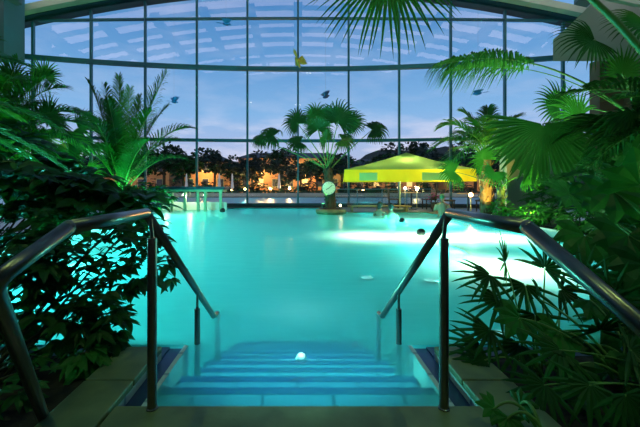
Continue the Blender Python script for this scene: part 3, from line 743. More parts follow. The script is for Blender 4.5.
bigleaf_plant((1.75, 1.75, -.06), 'lobed-leaf plant under the bend of the right handrail', [(560, 330, 1.95, -.4, -.5, .17, 7, 125, .3, 'leafm'), (520, 318, 2.0, -.7, -.5, .16, 7, 125, .3, 'leafm'), (590, 300, 2.1, .2, -.2, .17, 7, 125, .3, 'leafd'), (540, 300, 2.1, -.3, .3, .16, 7, 125, .3, 'leafd'), (600, 345, 1.9, .3, -.5, .18, 7, 125, .3, 'leafd'), (620, 315, 2.0, .4, .1, .17, 7, 125, .3, 'leafd'), (628, 355, 1.8, .2, -.4, .18, 7, 125, .3, 'leafm'), (575, 365, 1.75, -.3, -.6, .15, 7, 125, .3, 'leafd')])
bigleaf_plant((1.02, 1.36, .0), 'small lobed-leaf clump overhanging the near right coping', [(495, 408, 1.46, -.7, -.1, .085, 7, 125, .3, 'leafm'), (520, 405, 1.5, .3, .2, .08, 7, 125, .3, 'leafm'), (508, 418, 1.4, -.1, -.3, .08, 7, 125, .3, 'leafm')])
# lady palm
def lady_palm(base, label, specs):
    base = V(base); t = thing('lady_palm', base, label, 'palm')
    for (hx, hy, Y, fx, fz, R, sp, mtt) in specs:
        fan(t, base + V((random.uniform(-.1, .1), random.uniform(-.08, .08), 0)), P(hx, hy, Y), (fx, -.2, fz), (fx * .2, -.6, .8), R, sp, 10, .25, .10, mtt, .007, .12, .25, hwid=.0125)
    return t
lady_palm((1.45, 2.0, -.06), 'lady palm with spiky leaf fans hanging over the right pool edge',
          [(490, 275, 2.3, -.8, -.3, .26, 100, 'leafd'), (505, 262, 2.4, -.3, .5, .24, 110, 'leafm'), (500, 300, 2.2, -.9, -.2, .27, 90, 'leafd'), (490, 330, 2.1, -1, -.25, .26, 90, 'leafd'), (480, 345, 2.1, -1, -.2, .24, 80, 'leafd'), (525, 285, 2.3, -.2, -.4, .26, 110, 'leafd'), (545, 268, 2.4, .3, .5, .25, 110, 'leafd'), (485, 360, 2.0, -1, -.35, .22, 80, 'leafd'), (520, 345, 2.0, -.5, -.6, .25, 100, 'leafd'), (560, 290, 2.3, .5, -.2, .26, 110, 'leafd'), (535, 315, 2.1, -.1, -.5, .25, 110, 'leafd'), (585, 275, 2.4, .4, .4, .25, 110, 'leafd')])
lady_palm((2.1, 1.65, -.06), 'dark lady palm at the lower right corner beyond the coping',
          [(560, 350, 1.8, -.6, -.2, .25, 110, 'leafd'), (600, 330, 1.9, 0, .4, .26, 110, 'leafd'), (630, 350, 1.7, .4, -.2, .25, 110, 'leafd'), (590, 385, 1.6, -.4, -.5, .22, 110, 'leafd'), (545, 385, 1.65, -.7, -.4, .20, 100, 'leafd'), (625, 395, 1.5, .1, -.6, .22, 110, 'leafd'), (610, 300, 2.0, .2, .5, .26, 110, 'leafm'), (640, 320, 1.9, .2, -.3, .26, 110, 'leafd')])
shrub('leafy_shrub', (3.6, 2.1, -.06), 'dark leafy shrub filling the thicket at the right edge', 'shrub',
      [bl(620, 215, 3.4, 40, 35), bl(600, 180, 3.9, 35, 25), bl(640, 150, 4.0, 30, 40), bl(640, 270, 3.0, 30, 30), bl(630, 330, 2.6, 40, 30)], 120, (.12, .25), 'leafd', 10, seed=11, ratio=.5)
shrub('ground_fern', (2.0, 1.3, -.06), 'low dark ground cover in the bed beside the right coping', 'plant',
      [(V((1.6, 1.7, .0)), (.35, .35, .10)), (V((1.9, 1.4, .02)), (.4, .3, .12)), (V((2.3, 1.8, .1)), (.4, .4, .2))], 90, (.05, .12), 'leafd', 3, seed=12)
# mid-right low plants in a white trough
tr = thing('trough_planter', (5.9, 7.8, 0), 'long white trough planter along the right pool edge', 'planter')
m = MB(); m.box((5.1, 5.6, 0), (5.35, 10.0, .16)); m.build('body', 'white', tr, bevel=.01)
m = MB(); m.box((5.12, 5.65, .161), (5.33, 9.95, .17)); m.build('soil', 'soil', tr)
for i, (x, y, lb) in enumerate(((5.25, 6.4, 'nearest the big fan leaf'), (5.25, 7.6, 'in the middle of the trough'), (5.25, 8.8, 'nearest the umbrella'))):
    shrub('bushy_plant', (x, y, .17), 'bright bushy plant in the white trough, ' + lb, 'plant', [(V((x, y, .42)), (.3, .45, .25))], 70, (.08, .18), 'leafb', 4, seed=20 + i, group='plants in the white trough', ratio=.3)
for i, (x, y) in enumerate(((6.2, 6.2), (6.4, 7.6), (6.5, 9.0))):
    shrub('broadleaf_shrub', (x, y, 0), 'green shrub behind the white trough, ' + ('nearest', 'middle', 'farthest')[i] + ' of three', 'shrub', [(V((x, y, .6)), (.5, .5, .5)), (V((x + .3, y, 1.0)), (.5, .5, .4))], 110, (.15, .3), ('leafd', 'leafm', 'leafm')[i], 5, seed=30 + i, ratio=.3)
exec_later = []
# garden spot lamps
G = (0.24, 1.0, 0.14)
ground_lamp((-6.45, 12.55, 0), 'green spot lamp at the foot of the feather palm by the counter', 'glens', (.05, 1, .25), 330, (-6.7, 13.0, 2.4), 90)
ground_lamp((-6.4, 8.2, 0), 'green spot lamp under the left-edge palms', 'glens', G, 420, (-6.6, 8.6, 2.6), 130)
ground_lamp((-6.4, 5.4, 0), 'second green spot lamp added to brighten the left-edge palms', 'glens', (.15, 1, .12), 300, (-6.9, 8.2, 3.2), 100)  # added in front to lift the dark near side of the fronds
ground_lamp((-5.4, 2.0, -.06), 'green spot lamp in the left planting bed', 'glens', G, 70, (-4.6, 4.0, 2.2), 110)
ground_lamp((5.45, 9.6, 0), 'yellow spot lamp lighting the palm trunk right of the umbrella', 'wlens', (1, .72, .12), 320, (5.75, 10.4, 1.6), 80)
ground_lamp((5.6, 7.9, 0), 'green spot lamp behind the white trough', 'glens', (.45, 1, .1), 320, (5.3, 8.6, 2.0), 110)
ground_lamp((5.15, 4.9, 0), 'green spot lamp under the large right-hand fan palm', 'glens', G, 120, (4.9, 4.9, 3.4), 110)
ground_lamp((3.6, 1.6, -.06), 'green spot lamp in the right planting bed', 'glens', G, 50, (3.0, 3.2, 2.6), 110)
ground_lamp((.95, 12.9, .14), 'green spot lamp on the stone island left of the clock palm', 'glens', (.2, 1, .15), 22, (1.1, 13.0, 2.8), 80)
# unseen ceiling spots added to brighten steps, clock palm and beds
def added_ceiling_lamp(loc, label, col, power, aim, angle=60):
    t = thing('added_ceiling_spot', loc, label, 'lamp', 'added ceiling spots'); l = V(loc); d = (V(aim) - l).normalized()
    m = MB(); m.lathe(l - d * .1, [(.06, 0), (.09, .04), (.10, .2)], 16, d); m.tube([l - d * .05, V((l.x, l.y, l.z + .7))], .015, 6); m.build('housing', 'black', t)
    m = MB(); m.lathe(l + d * .101, [(.09, 0), (.08, .01)], 16, d); m.build('lens', 'wlens', t)
    light('SPOT', 'added_ceiling_light', l + d * .14, col, power, .08, aim, angle, .8)
added_ceiling_lamp((0, -2.2, 9.4), 'narrow ceiling spot added to brighten the pool steps', (.25, .8, 1), 5200, (0, 2.75, -.3), 12)  # unseen spot, added so the treads under water are lit
added_ceiling_lamp((0.6, 7.0, 9.7), 'ceiling spot added to brighten the clock palm', (1, .85, .55), 2600, (1.25, 13.0, .9), 14)  # unseen warm spot, added to keep the dial and trunk from going green
added_ceiling_lamp((3.0, -1.0, 9.3), 'added ceiling fill spot above the right planting bed', (.6, 1, .3), 340, (2.6, 2.6, .6), 60)  # this and the next are added green fill for the coping and plants
added_ceiling_lamp((-3.0, -1.0, 9.3), 'added ceiling fill spot above the left planting bed', (.6, 1, .3), 340, (-2.2, 2.6, .6), 60)

# ------------------------------------------------------------------ umbrella
U0, U1, V0, V1 = 1.72, 6.4, 12.6, 15.5
um = thing('umbrella', (4.2, 14.0, 0), 'big yellow and lime green square umbrella on the far right terrace', 'umbrella')
pk = V((4.38, 13.72, 2.36)); ez = 1.62
RU = Matrix.Rotation(math.radians(-7.7), 3, 'Z'); uo = V((U0, V0, ez))
cs = [uo + RU @ V(q) for q in ((0, 0, 0), (4.6, 0, 0), (4.6, 2.9, 0), (0, 2.9, 0))]
for i, mt in enumerate(('lime', 'yellow', 'lime', 'yellow')):
    a, b = cs[i], cs[(i + 1) % 4]; m = MB(); n_ = 10
    for j in range(n_):
        for q in range(n_):
            def S(u, v):
                e = a.lerp(b, u); p = e.lerp(pk, v); p.z -= .12 * math.sin(PI * v) * (.4 + .6 * math.sin(PI * u)); return p
            m.quad(S(j / n_, q / n_), S((j + 1) / n_, q / n_), S((j + 1) / n_, (q + 1) / n_), S(j / n_, (q + 1) / n_))
    m.build('canopy_panel', mt, um, smooth=True)
for i in range(4):
    a, b = cs[i], cs[(i + 1) % 4]
    out = (((a + b) / 2) - V((pk.x, pk.y, ez))).normalized()
    m = MB(); N = 24
    for j in range(N):
        def W(u, z): return a.lerp(b, u) + out * (.03 + .015 * math.sin(u * 60)) * (1 if z else 0) - UP * (z * .44)
        m.quad(W(j / N, 0), W(j / N, 1), W((j + 1) / N, 1), W((j + 1) / N, 0))
    vo = m.build('valance', 'yellow', um)
    if i == 0:
        for (x0, x1) in ((.12, .26), (.60, .80)):
            m = MB()
            for j in range(8):
                u0, u1 = x0 + (x1 - x0) * j / 8, x0 + (x1 - x0) * (j + 1) / 8
                m.quad(*[a.lerp(b, u) + out * .055 - UP * z for u, z in ((u0, .12), (u0, .40), (u1, .40), (u1, .12))])
            m.build('mint_block', 'mint', vo)
m = MB(); m.tube([(4.2, 14.0, 0), (4.2, 14.0, 2.2)], .035, 12); m.lathe((4.2, 14, 0), [(.35, 0), (.35, .06), (.06, .09)], 20); m.build('pole', 'palewood', um)
for c in cs:
    m = MB(); m.tube([V((4.25, 14.0, 2.25)), c + UP * -.01], .014, 6); m.build('rib', 'palewood', um)
light('POINT', 'umbrella_lamp', (4.3, 13.6, 1.85), (1, .9, .55), 60, .06)
light('POINT', 'umbrella_lamp', (2.9, 13.4, 1.55), (1, .9, .55), 26, .06)
light('POINT', 'umbrella_lamp', (5.2, 12.6, 1.45), (1, .85, .5), 45, .06)
for x, y, z, lb in ((4.3, 13.6, 1.85, 'by the pole'), (2.9, 13.4, 1.55, 'at the left'), (5.2, 12.6, 1.45, 'at the right')):
    l = thing('pendant_lamp', (x, y, z), 'small pendant lamp under the umbrella, ' + lb, 'lamp', 'lamps under the umbrella')
    m = MB(); m.tube([(x, y, z + .07), (x, y, z + .35)], .004, 5); m.build('cord', 'black', l)
    m = MB(); m.lathe((x, y, z + .05), [(.07, 0), (.04, .05), (.01, .06)], 14); m.build('shade', 'black', l)

# terrace furniture
bn = thing('bench', (3.2, 13.55, 0), 'long low wooden bench on the terrace edge under the umbrella', 'bench')
m = MB()
for i in range(4): m.box((2.0, 13.42 + i * .09, .19), (4.5, 13.50 + i * .09, .23))
m.build('seat', 'wood', bn)
for x in (2.15, 3.2, 4.3):
    m = MB(); m.box((x - .04, 13.44, 0), (x + .04, 13.74, .189)); m.build('leg', 'wood', bn)
def chair(loc, rz, label):
    t = thing('terrace_chair', loc, label, 'chair', 'dark chairs on the terrace'); l = V(loc); t.rotation_euler.z = rz
    def b(nm, a, c):
        m = MB(); m.box(l + V(a), l + V(c)); return m.build(nm, 'chairdark', t, bevel=.008)
    b('seat', (-.24, -.24, .40), (.24, .24, .46)); b('backrest', (-.24, .20, .461), (.24, .25, .86))
    for x in (-.22, .18):
        for y in (-.22, .18): b('leg', (x, y, 0), (x + .04, y + .04, .399))
    return t
def table(loc, label):
    t = thing('terrace_table', loc, label, 'table', 'small round tables on the terrace'); l = V(loc)
    m = MB(); m.lathe(l + UP * .70, [(.38, 0), (.40, .015), (.40, .03), (.38, .04)], 24); m.build('tabletop', 'wood', t)
    m = MB(); m.tube([l + UP * .03, l + UP * .70], .03, 10); m.build('pedestal', 'black', t)
    m = MB(); m.lathe(l, [(.24, 0), (.24, .02), (.05, .035)], 20); m.build('foot', 'black', t)
table((4.9, 14.7, 0), 'round terrace table behind the umbrella pole')
table((6.6, 13.2, 0), 'round terrace table right of the seated bather')
chair((4.2, 14.9, 0), 1.4, 'dark terrace chair left of the table behind the pole')
chair((5.7, 14.8, 0), -1.5, 'dark terrace chair right of the table behind the pole')
chair((6.0, 13.6, 0), 1.0, 'dark terrace chair left of the table beside the palm')
chair((7.3, 13.3, 0), -1.5, 'dark terrace chair right of the table beside the palm')
# flowers
fl = thing('flower_pot', (5.5, 13.55, 0), 'pot of magenta flowers behind the seated bather', 'flowers')
m = MB(); m.lathe((5.5, 13.55, 0), [(.14, 0), (.20, .34), (.21, .36)], 18); m.build('pot', 'chairdark', fl)
m = MB()
for i in range(90):
    p = V((5.5, 13.55, .58)) + V((random.gauss(0, .16), random.gauss(0, .14), random.gauss(0, .09)))
    for k in range(4): m.leaf(p, V((math.cos(k * 1.57), math.sin(k * 1.57), .5)), UP, .06, .05, .1)
m.build('blossoms', 'flower', fl)
m = MB()
for i in range(60):
    p = V((5.5, 13.55, .48)) + V((random.gauss(0, .13), random.gauss(0, .12), random.gauss(0, .07)))
    m.leaf(p, rv(1) + UP * .3, UP, .12, .05, .2)
m.build('foliage', 'leafd', fl)
# candle lantern lamps indoors
def lantern(loc, h, label, mg='globe', col=(1, .6, .25), power=12, r=.06):
    t = thing('lantern', loc, label, 'lamp', 'lanterns on the terrace'); l = V(loc)
    m = MB(); m.tube([l, l + UP * h], .018, 8); m.lathe(l, [(.10, 0), (.10, .015), (.03, .03)], 14); m.build('post', 'palewood', t)
    m = MB(); m.ball(l + UP * (h + r), r); m.build('globe', mg, t, smooth=True)
    light('POINT', 'lantern_light', l + UP * (h + r) + V((0, -r - .05, 0)), col, power, .03)
lantern((6.25, 12.3, 0), .62, 'glowing lantern on a post right of the seated bather', r=.075, power=35)
lantern((4.85, 15.4, 0), .85, 'white glowing lantern behind the umbrella pole, right of it', 'globew', (1, .8, .55), 6, .06)
lantern((5.35, 15.3, 0), .80, 'white glowing lantern behind the flowers', 'globew', (1, .8, .55), 6, .06)
# railing on terrace : glass screen with posts
gs = thing('glass_screen', (3.6, 15.6, 0), 'low glass screen along the back of the terrace', 'screen')
m = MB(); m.box((1.6, 15.78, .1), (6.2, 15.80, .80)); m.build('pane', 'clear', gs)
for x in (1.6, 2.75, 3.9, 5.05, 6.2):
    m = MB(); m.tube([(x, 15.76, 0), (x, 15.76, .86)], .02, 8); m.build('post', 'frame', gs)
m = MB(); m.tube([(1.6, 15.76, .86), (6.2, 15.76, .86)], .02, 8); m.build('rail', 'frame', gs)

# ------------------------------------------------------------------ counter at the left end
ct = thing('bar_counter', (-4.3, 14.6, -.43), 'dark-topped pool bar counter on pale posts at the far left', 'counter')
m = MB(); m.box((-6.1, 14.1, .86), (-3.05, 15.2, .98)); m.build('worktop', 'darkframe', ct, bevel=.02)
m = MB(); m.box((-6.0, 14.2, .76), (-3.15, 15.1, .858)); m.build('fascia', 'palewood', ct)
for x in (-5.9, -5.3, -4.75, -4.2, -3.9, -3.25):
    m = MB(); m.box((x - .05, 14.25, -.43), (x + .05, 14.35, .759)); m.build('post', 'palewood', ct)
m = MB(); m.box((-6.0, 15.0, -.36), (-3.15, 15.08, .30)); m.build('back_panel', 'white', ct)
light('POINT', 'counter_light', (-4.6, 14.5, .55), (.75, 1, .65), 22, .05)
light('POINT', 'counter_light', (-5.6, 14.5, .55), (.75, 1, .65), 18, .05)
for x, lb in ((-4.6, 'right'), (-5.6, 'left')):
    l = thing('counter_lamp', (x, 14.5, .76), 'small lamp under the bar counter, ' + lb + ' one', 'lamp', 'lamps under the bar counter')
    m = MB(); m.lathe((x, 14.5, .70), [(.05, 0), (.06, .03), (.06, .058)], 14); m.build('housing', 'steel', l)

# dark ball markers
for px, py, Y, r, lb in ((421, 234, 7.6, .095, 'nearest of the dark ball floats in the bright patch'), (402, 222.5, 10.2, .085, 'dark ball float in front of the two bathers'), (222.5, 211, 14.0, .11, 'dark ball float beside the bar counter')):
    c = P(px, py, Y); c.z = max(c.z, WZ + r * .5)
    t = thing('ball_float', (c.x, c.y, WZ), lb, 'float', 'dark ball floats')
    m = MB(); m.ball(c, r, 18, 12); m.build('ball', 'black', t, smooth=True)
    m = MB(); m.tube([c - UP * (r * .9), V((c.x, c.y, floor_z(c.y)))], .012, 8); m.build('tether', 'black', t)

# ------------------------------------------------------------------ people
def person(loc, label, face, top, hairm, hair_kind, sit=False, arms='down', H=1.68):
    """a seated or standing bather; loc = point under the hips, face = angle of facing (0 = +Y, away from camera)"""
    t = thing('person', loc, label, 'person')
    t.rotation_euler.z = face
    # local joints (facing +Y)
    j = {}; ed = []; rad = {}
    def add(nm, p, r, par=None):
        j[nm] = V(p); rad[nm] = r
        if par: ed.append((par, nm))
    add('pelvis', (0, 0, .05), (.145, .11)); add('waist', (0, -.01, .22), (.125, .095), 'pelvis'); add('chest', (0, 0, .40), (.15, .105), 'waist')
    add('neckb', (0, 0, .535), (.075, .07), 'chest'); add('neck', (0, .01, .60), (.055, .055), 'neckb'); add('headc', (0, .02, .70), (.075, .08), 'neck')
    for s, q in ((-1, 'l'), (1, 'r')):
        add('sh' + q, (s * .17, 0, .49), (.06, .06), 'neckb')
        if arms == 'down':
            el = (s * .25, .02, .24); wr = (s * .23, .18, .06)
        else:
            el = (s * .27, .10, .27); wr = (s * .12, .30, .22)
        add('el' + q, el, (.042, .042), 'sh' + q); add('wr' + q, wr, (.028, .024), 'el' + q)
        fw = (V(wr) - V(el)).normalized()
        pm = V(wr) + fw * .07; add('pm' + q, pm, (.036, .017), 'wr' + q)
        sd = fw.cross(UP).normalized() * s
        for i, ln in enumerate((.062, .074, .07, .055)):
            b0 = pm + sd * ((i - 1.5) * .021) + fw * .02
            add('f%s%da' % (q, i), b0 + fw * ln * .5, (.009, .009), 'pm' + q)
            add('f%s%db' % (q, i), b0 + fw * ln - UP * .015, (.008, .008), 'f%s%da' % (q, i))
        th = V(wr) + fw * .03 - sd * .035; add('th' + q, th, (.011, .011), 'wr' + q); add('ti' + q, th + fw * .035 - sd * .012, (.009, .009), 'th' + q)
        add('hip' + q, (s * .09, .02, .0), (.10, .10), 'pelvis')
        if sit:
            add('kn' + q, (s * .11, .42, .0), (.06, .06), 'hip' + q); add('an' + q, (s * .11, .44, -.42), (.04, .04), 'kn' + q); add('ft' + q, (s * .11, .60, -.47), (.04, .025), 'an' + q)
        else:
            add('kn' + q, (s * .10, .02, -.42), (.06, .06), 'hip' + q); add('an' + q, (s * .10, -.02, -.80), (.04, .04), 'kn' + q); add('ft' + q, (s * .10, .13, -.85), (.04, .025), 'an' + q)
    names = list(j); idx = {k: i for i, k in enumerate(names)}
    me = bpy.data.meshes.new('skeleton'); me.from_pydata([tuple(j[k]) for k in names], [(idx[a], idx[b]) for a, b in ed], []); me.update()
    o = bpy.data.objects.new('body', me); COL.objects.link(o)
    o.modifiers.new('skin', 'SKIN')
    sv = me.skin_vertices[0].data
    for k in names: sv[idx[k]].radius = rad[k]
    sv[idx['pelvis']].use_root = True
    o.modifiers.new('sub', 'SUBSURF').levels = 1
    bpy.context.view_layer.update()
    dg = bpy.context.evaluated_depsgraph_get()
    me2 = bpy.data.meshes.new_from_object(o.evaluated_get(dg))
    bpy.data.objects.remove(o)
    hb = MB(); hc = V((0, .03, .74))
    hb.ball(hc, .10, 20, 14, (.78, .98, 1.18)); hb.ball(hc + V((0, .055, -.06)), .055, 14, 10, (.85, .8, .9))
    hb.ball(hc + V((0, .105, -.02)), .016, 8, 6, (.8, 1, 1.5))
    for s in (-1, 1):
        hb.ball(hc + V((s * .078, 0, -.01)), .028, 8, 6, (.35, .7, 1.1)); hb.ball(hc + V((s * .03, .088, .012)), .012, 8, 6)
    hb.ball(hc + V((0, .098, -.055)), .02, 8, 6, (1.2, .4, .35))
    off = len(me2.vertices)
    vs = [v.co.copy() for v in me2.vertices] + hb.v
    fs = [tuple(p.vertices) for p in me2.polygons] + [tuple(i + off for i in f) for f in hb.f]
    me3 = bpy.data.meshes.new('body'); me3.from_pydata([tuple(v) for v in vs], [], fs); me3.materials.append(M['skin']); me3.update()
    b = bpy.data.objects.new('body', me3); COL.objects.link(b); b.parent = t
    r = b.modifiers.new('remesh', 'REMESH'); r.mode = 'VOXEL'; r.voxel_size = .011; r.use_smooth_shade = True
    # hair or cap
    m = MB()
    if hair_kind == 'cap':
        m.ball(hc + V((0, -.005, .035)), .106, 20, 12, (.82, 1.0, 1.02)); m.ball(hc + V((0, .12, .05)), .07, 14, 8, (1, .9, .12))
    else:
        m.ball(hc + V((0, -.018, .025)), .108, 20, 12, (.82, .98, 1.08))
        if hair_kind == 'bob': m.ball(hc + V((0, -.045, -.06)), .085, 16, 10, (.95, .7, 1.1))
    for k in range(len(m.v)): m.v[k] = m.v[k] + V(loc)
    m.build('cap' if hair_kind == 'cap' else 'hair', hairm, t, smooth=True)
    # shirt around the torso
    if top:
        m = MB(); rings = [(.155, .125, .06), (.142, .115, .22), (.165, .125, .38), (.185, .12, .47), (.12, .10, .535), (.08, .08, .565)]
        k0 = len(m.v)
        for rx, ry, z in rings:
            for q in range(20):
                a = 2 * PI * q / 20; m.v.append(V(loc) + V((rx * math.cos(a), ry * math.sin(a), z)))
        for i in range(len(rings) - 1):
            for q in range(20):
                e2 = (q + 1) % 20; m.f.append((k0 + i * 20 + q, k0 + i * 20 + e2, k0 + (i + 1) * 20 + e2, k0 + (i + 1) * 20 + q))
        for s in (-1, 1):
            sh = V(loc) + V((s * .165, 0, .485)); el = V(loc) + V((s * .235, .02, .31)); m.tube([sh, el], [.075, .062], 14)
        m.build('shirt', top, t, smooth=True)
    return t
person((3.09, 11.3, -.42), 'person with dark hair and pale top sitting in the water, seen from behind', 0.1, 'shirt', 'hair', 'short', True)
for x, y in ((3.09, 11.3), (2.92, 12.2)):
    m = MB(); m.box((x - .25, y - .22, floor_z(y)), (x + .25, y + .14, -.525)); tag(m.build('underwater_stool', 'pooltile', bevel=.02), 'tiled underwater stool under the ' + ('person in the pale top' if y < 12 else 'bare-shouldered person'), 'stool', 'underwater stools')
person((2.92, 12.2, -.42), 'bare-shouldered person with dark hair in the water, left of the pale top', -.7, None, 'hair', 'bob', True)
person((5.05, 11.9, -.14), 'person in cream top and green cap seated at the pool side, seen from behind', -.3, 'shirtw', 'cap', 'cap', True, 'fwd')
m = MB(); m.box((4.3, 11.6, -1.0), (4.935, 12.4, -.16)); m.box((4.935, 11.6, -.02), (5.4, 12.4, -.01))
struct(m.build('trim_4', 'pooltile'), 'tiled seat ledge in the right pool wall', 'ledge')

# ------------------------------------------------------------------ hanging birds
def bird(px, py, Y, label, body, wing, breast, span, pitch, yaw, wingup, wide=1.0):
    c = P(px, py, Y)
    t = thing('hanging_bird', c, label, 'bird', 'bird figures hung before the glass')
    R = Matrix.Rotation(yaw, 3, 'Z') @ Matrix.Rotation(pitch, 3, 'Y')
    def T(p): return c + R @ (V(p) * span)
    def grow(m, o=None):
        m.v = [T(p) for p in m.v]; return m
    m = MB(); m.ball((0, 0, 0), .16, 14, 10, (1.9, .8, .85)); m.ball((.30, 0, .05), .10, 12, 8, (1.1, .9, 1)); m.tube([(.38, 0, .05), (.43, 0, .03), (.44, 0, -.02)], [.045, .03, .005], 8)
    bo = grow(m).build('body', body, t, smooth=True)
    m = MB(); m.ball((.05, 0, -.06), .12, 12, 8, (1.8, .7, .7)); grow(m).build('breast', breast, t, smooth=True)
    m = MB()
    for k in range(5): m.leaf((-.25, 0, 0), (-1, (k - 2) * .09, -.05), (0, 0, 1), .75 - .08 * abs(k - 2), .09, .02, .1)
    grow(m).build('tail', wing, t)
    for s in (-1, 1):
        m = MB()
        for k in range(7):
            a = k / 6
            d = V((.55 - 1.1 * a, s * (.9 - .25 * a), wingup)); m.leaf((.12 - .2 * a, s * .08, .04), d, (0, 0, 1), (.78 - .22 * a) * wide, .2, .05, .1)
        grow(m).build('wing', wing, t)
    m = MB(); p0 = c + UP * .05; m.tube([p0, V((c.x, c.y, arch(c.x) + .3))], .002, 4); m.build('thread', 'steel', t)
bird(226, 24, 14.4, 'blue bird figure hung highest, on the upper left of the glass', 'birdb', 'birdb', 'birdp', .46, .1, .2, .35)
bird(298, 62, 14.6, 'orange bird figure with spread wings hung in the middle of the glass', 'birdo', 'birdo', 'birdg', .62, .9, 1.1, .9, .8)
bird(325.5, 97, 14.2, 'grey bird figure hung just above the clock palm', 'birdp', 'birdp', 'birdr', .44, -.3, .3, .9)
bird(174, 102, 14.4, 'blue bird figure with raised wings hung right of the green lit palm', 'birdb', 'birdb', 'birdg', .40, 0, .9, 1.2)
bird(478, 93.5, 13.6, 'blue bird figure hung on the right below the drooping frond', 'birdb', 'birdb', 'birdp', .46, .15, PI - .3, .25)

# ------------------------------------------------------------------ outside
m = MB(); m.box((-160, 17.25, -1.5), (160, 19.5, -.35)); m.box((-160, 40, -1.5), (160, 320, -.35)); m.box((-160, 19.5, -1.5), (160, 40, -.6))
struct(m.build('floor_garden', 'lawn'), 'dark garden ground outside the glass', 'ground')
m = MB(); m.box((-40, 19.5, -.59), (40, 40, -.42)); tag(m.build('garden_pool', 'outwater'), 'outdoor pool water outside the glass', 'water', kind='stuff')
hl = MB(); prev = None
N = 60
rnd = random.Random(2)
hs = [7 + 4.5 * math.sin(i * .33 + 1) + 2.5 * math.sin(i * .9) + rnd.uniform(-.6, .6) + (6 if i > 34 else 0) * min(1, max(0, (i - 34) / 6)) for i in range(N + 1)]
for i in range(N):
    x0, x1 = -200 + 400 * i / N, -200 + 400 * (i + 1) / N
    hl.quad((x0, 170, -1), (x1, 170, -1), (x1, 200, hs[i + 1] + 6), (x0, 200, hs[i] + 6)); hl.quad((x0, 200, hs[i] + 6), (x1, 200, hs[i + 1] + 6), (x1, 240, -1), (x0, 240, -1))
struct(hl.build('hills', 'hill'), 'dark wooded hills far outside', 'hills')

def house(x0, x1, y, h, label, roofh, wins, lit=()):
    t = thing('house', ((x0 + x1) / 2, y, -.35), label, 'building', 'houses beyond the garden')
    m = MB(); m.box((x0, y, -.35), (x1, y + 8, h)); m.build('walls', 'ochre', t)
    m = MB(); k = len(m.v); e = .5
    m.v += [V(p) for p in ((x0 - e, y - e, h), (x1 + e, y - e, h), (x1 + e, y + 8 + e, h), (x0 - e, y + 8 + e, h), (x0 + 2, y + 4, h + roofh), (x1 - 2, y + 4, h + roofh))]
    m.f += [(0, 1, 5, 4), (1, 2, 5), (2, 3, 4, 5), (3, 0, 4), (3, 2, 1, 0)]; m.build('roof', 'roofdark', t)
    n_ = wins
    for i in range(n_):
        cx = x0 + (x1 - x0) * (i + .5) / n_
        for z in ((.7, 2.1), (3.2, 4.4)):
            if z[1] > h - .2: continue
            m = MB(); m.box((cx - .55, y - .06, z[0]), (cx + .55, y - .003, z[1])); f = m.build('window', 'palewood', t)
            m = MB(); m.box((cx - .47, y - .075, z[0] + .08), (cx + .47, y - .061, z[1] - .08)); m.build('pane', 'winlit' if (i, z[0]) in lit else 'windark', f)
house(-38, -22, 58, 5.2, 'ochre house farthest left beyond the glass', 1.4, 5, ((2, .7),))
house(-19, -11.5, 56, 4.8, 'small ochre house beyond the bar counter', 1.2, 3)
house(-10.2, 7.5, 58, 5.6, 'long warmly lit ochre house behind the clock palm', 1.3, 7, ((4, .7), (1, .7)))
house(9.5, 24, 60, 4.6, 'ochre house beyond the yellow umbrella', 1.3, 5, ((1, .7), (3, .7)))
house(26, 44, 58, 5.0, 'ochre house farthest right beyond the glass', 1.3, 5, ((1, .7), (3, .7)))
# outdoor trees
def tree_proto(loc, h, seed, label):
    rnd = random.Random(seed); l = V(loc)
    t = thing('garden_tree', loc, label, 'tree', 'dark trees before the houses')
    m = MB(); m.tube([l, l + UP * h * .5, l + UP * h * .8 + V((.15, 0, 0))], [.16, .11, .04], 7); m.build('trunk', 'bark', t)
    m = MB()
    for b in range(9):
        c = l + V((rnd.gauss(0, h * .15), rnd.gauss(0, h * .12), h * rnd.uniform(.5, .95))); r = h * rnd.uniform(.10, .19)
        for i in range(120):
            d = V((rnd.gauss(0, 1), rnd.gauss(0, 1), rnd.gauss(0, .8))).normalized(); m.leaf(c + d * r * rnd.uniform(.5, 1), d + rv(.6), d + UP * .5, .45, .28, .1)
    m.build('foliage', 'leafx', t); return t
protos = [tree_proto((-300 - 20 * i, 50, -.35), 6.4, 40 + i, '') for i in range(3)]
spots = [(-33, 48, 1.1), (-27, 46, .95), (-22.5, 50, 1.0), (-18.5, 47, 1.12), (-15.2, 45, .95), (-11.5, 47, 1.05), (-8.6, 50, 1.0), (-6.2, 46, .9), (-2.6, 49, 1.0), (.4, 51, .85), (2.6, 47, .95), (6.3, 49, 1.0), (9.3, 46, .9), (12.5, 48, 1.05), (16.5, 47, 1.1), (20, 49, 1.1), (24, 46, 1.15), (29, 48, 1.2), (35, 50, 1.2)]
words = ['farthest left of the row', 'second from the left end', 'third from the left end', 'left of the bar counter', 'behind the bar counter', 'right of the bar counter', 'left of the second lamp', 'between two glowing lamps', 'left of the wall lantern', 'behind the wall lantern', 'left of the palm trunk', 'right of the palm trunk', 'at the umbrella left corner', 'behind the umbrella left half', 'behind the umbrella peak', 'behind the umbrella right half', 'right of the umbrella', 'second from the right end', 'farthest right of the row']
for i, (x, y, s) in enumerate(spots):
    p = protos[i % 3]
    r = dup(p, (x, y, -.35), 'dark garden tree before the houses, ' + words[i])
    r.scale = (s * 1.35, s * 1.35, s * .96 * random.uniform(.85, 1.1)); r.rotation_euler.z = random.uniform(0, 6)
for p in protos:
    for ch in list(p.children): bpy.data.objects.remove(ch)
    bpy.data.objects.remove(p)
rnd = random.Random(21)
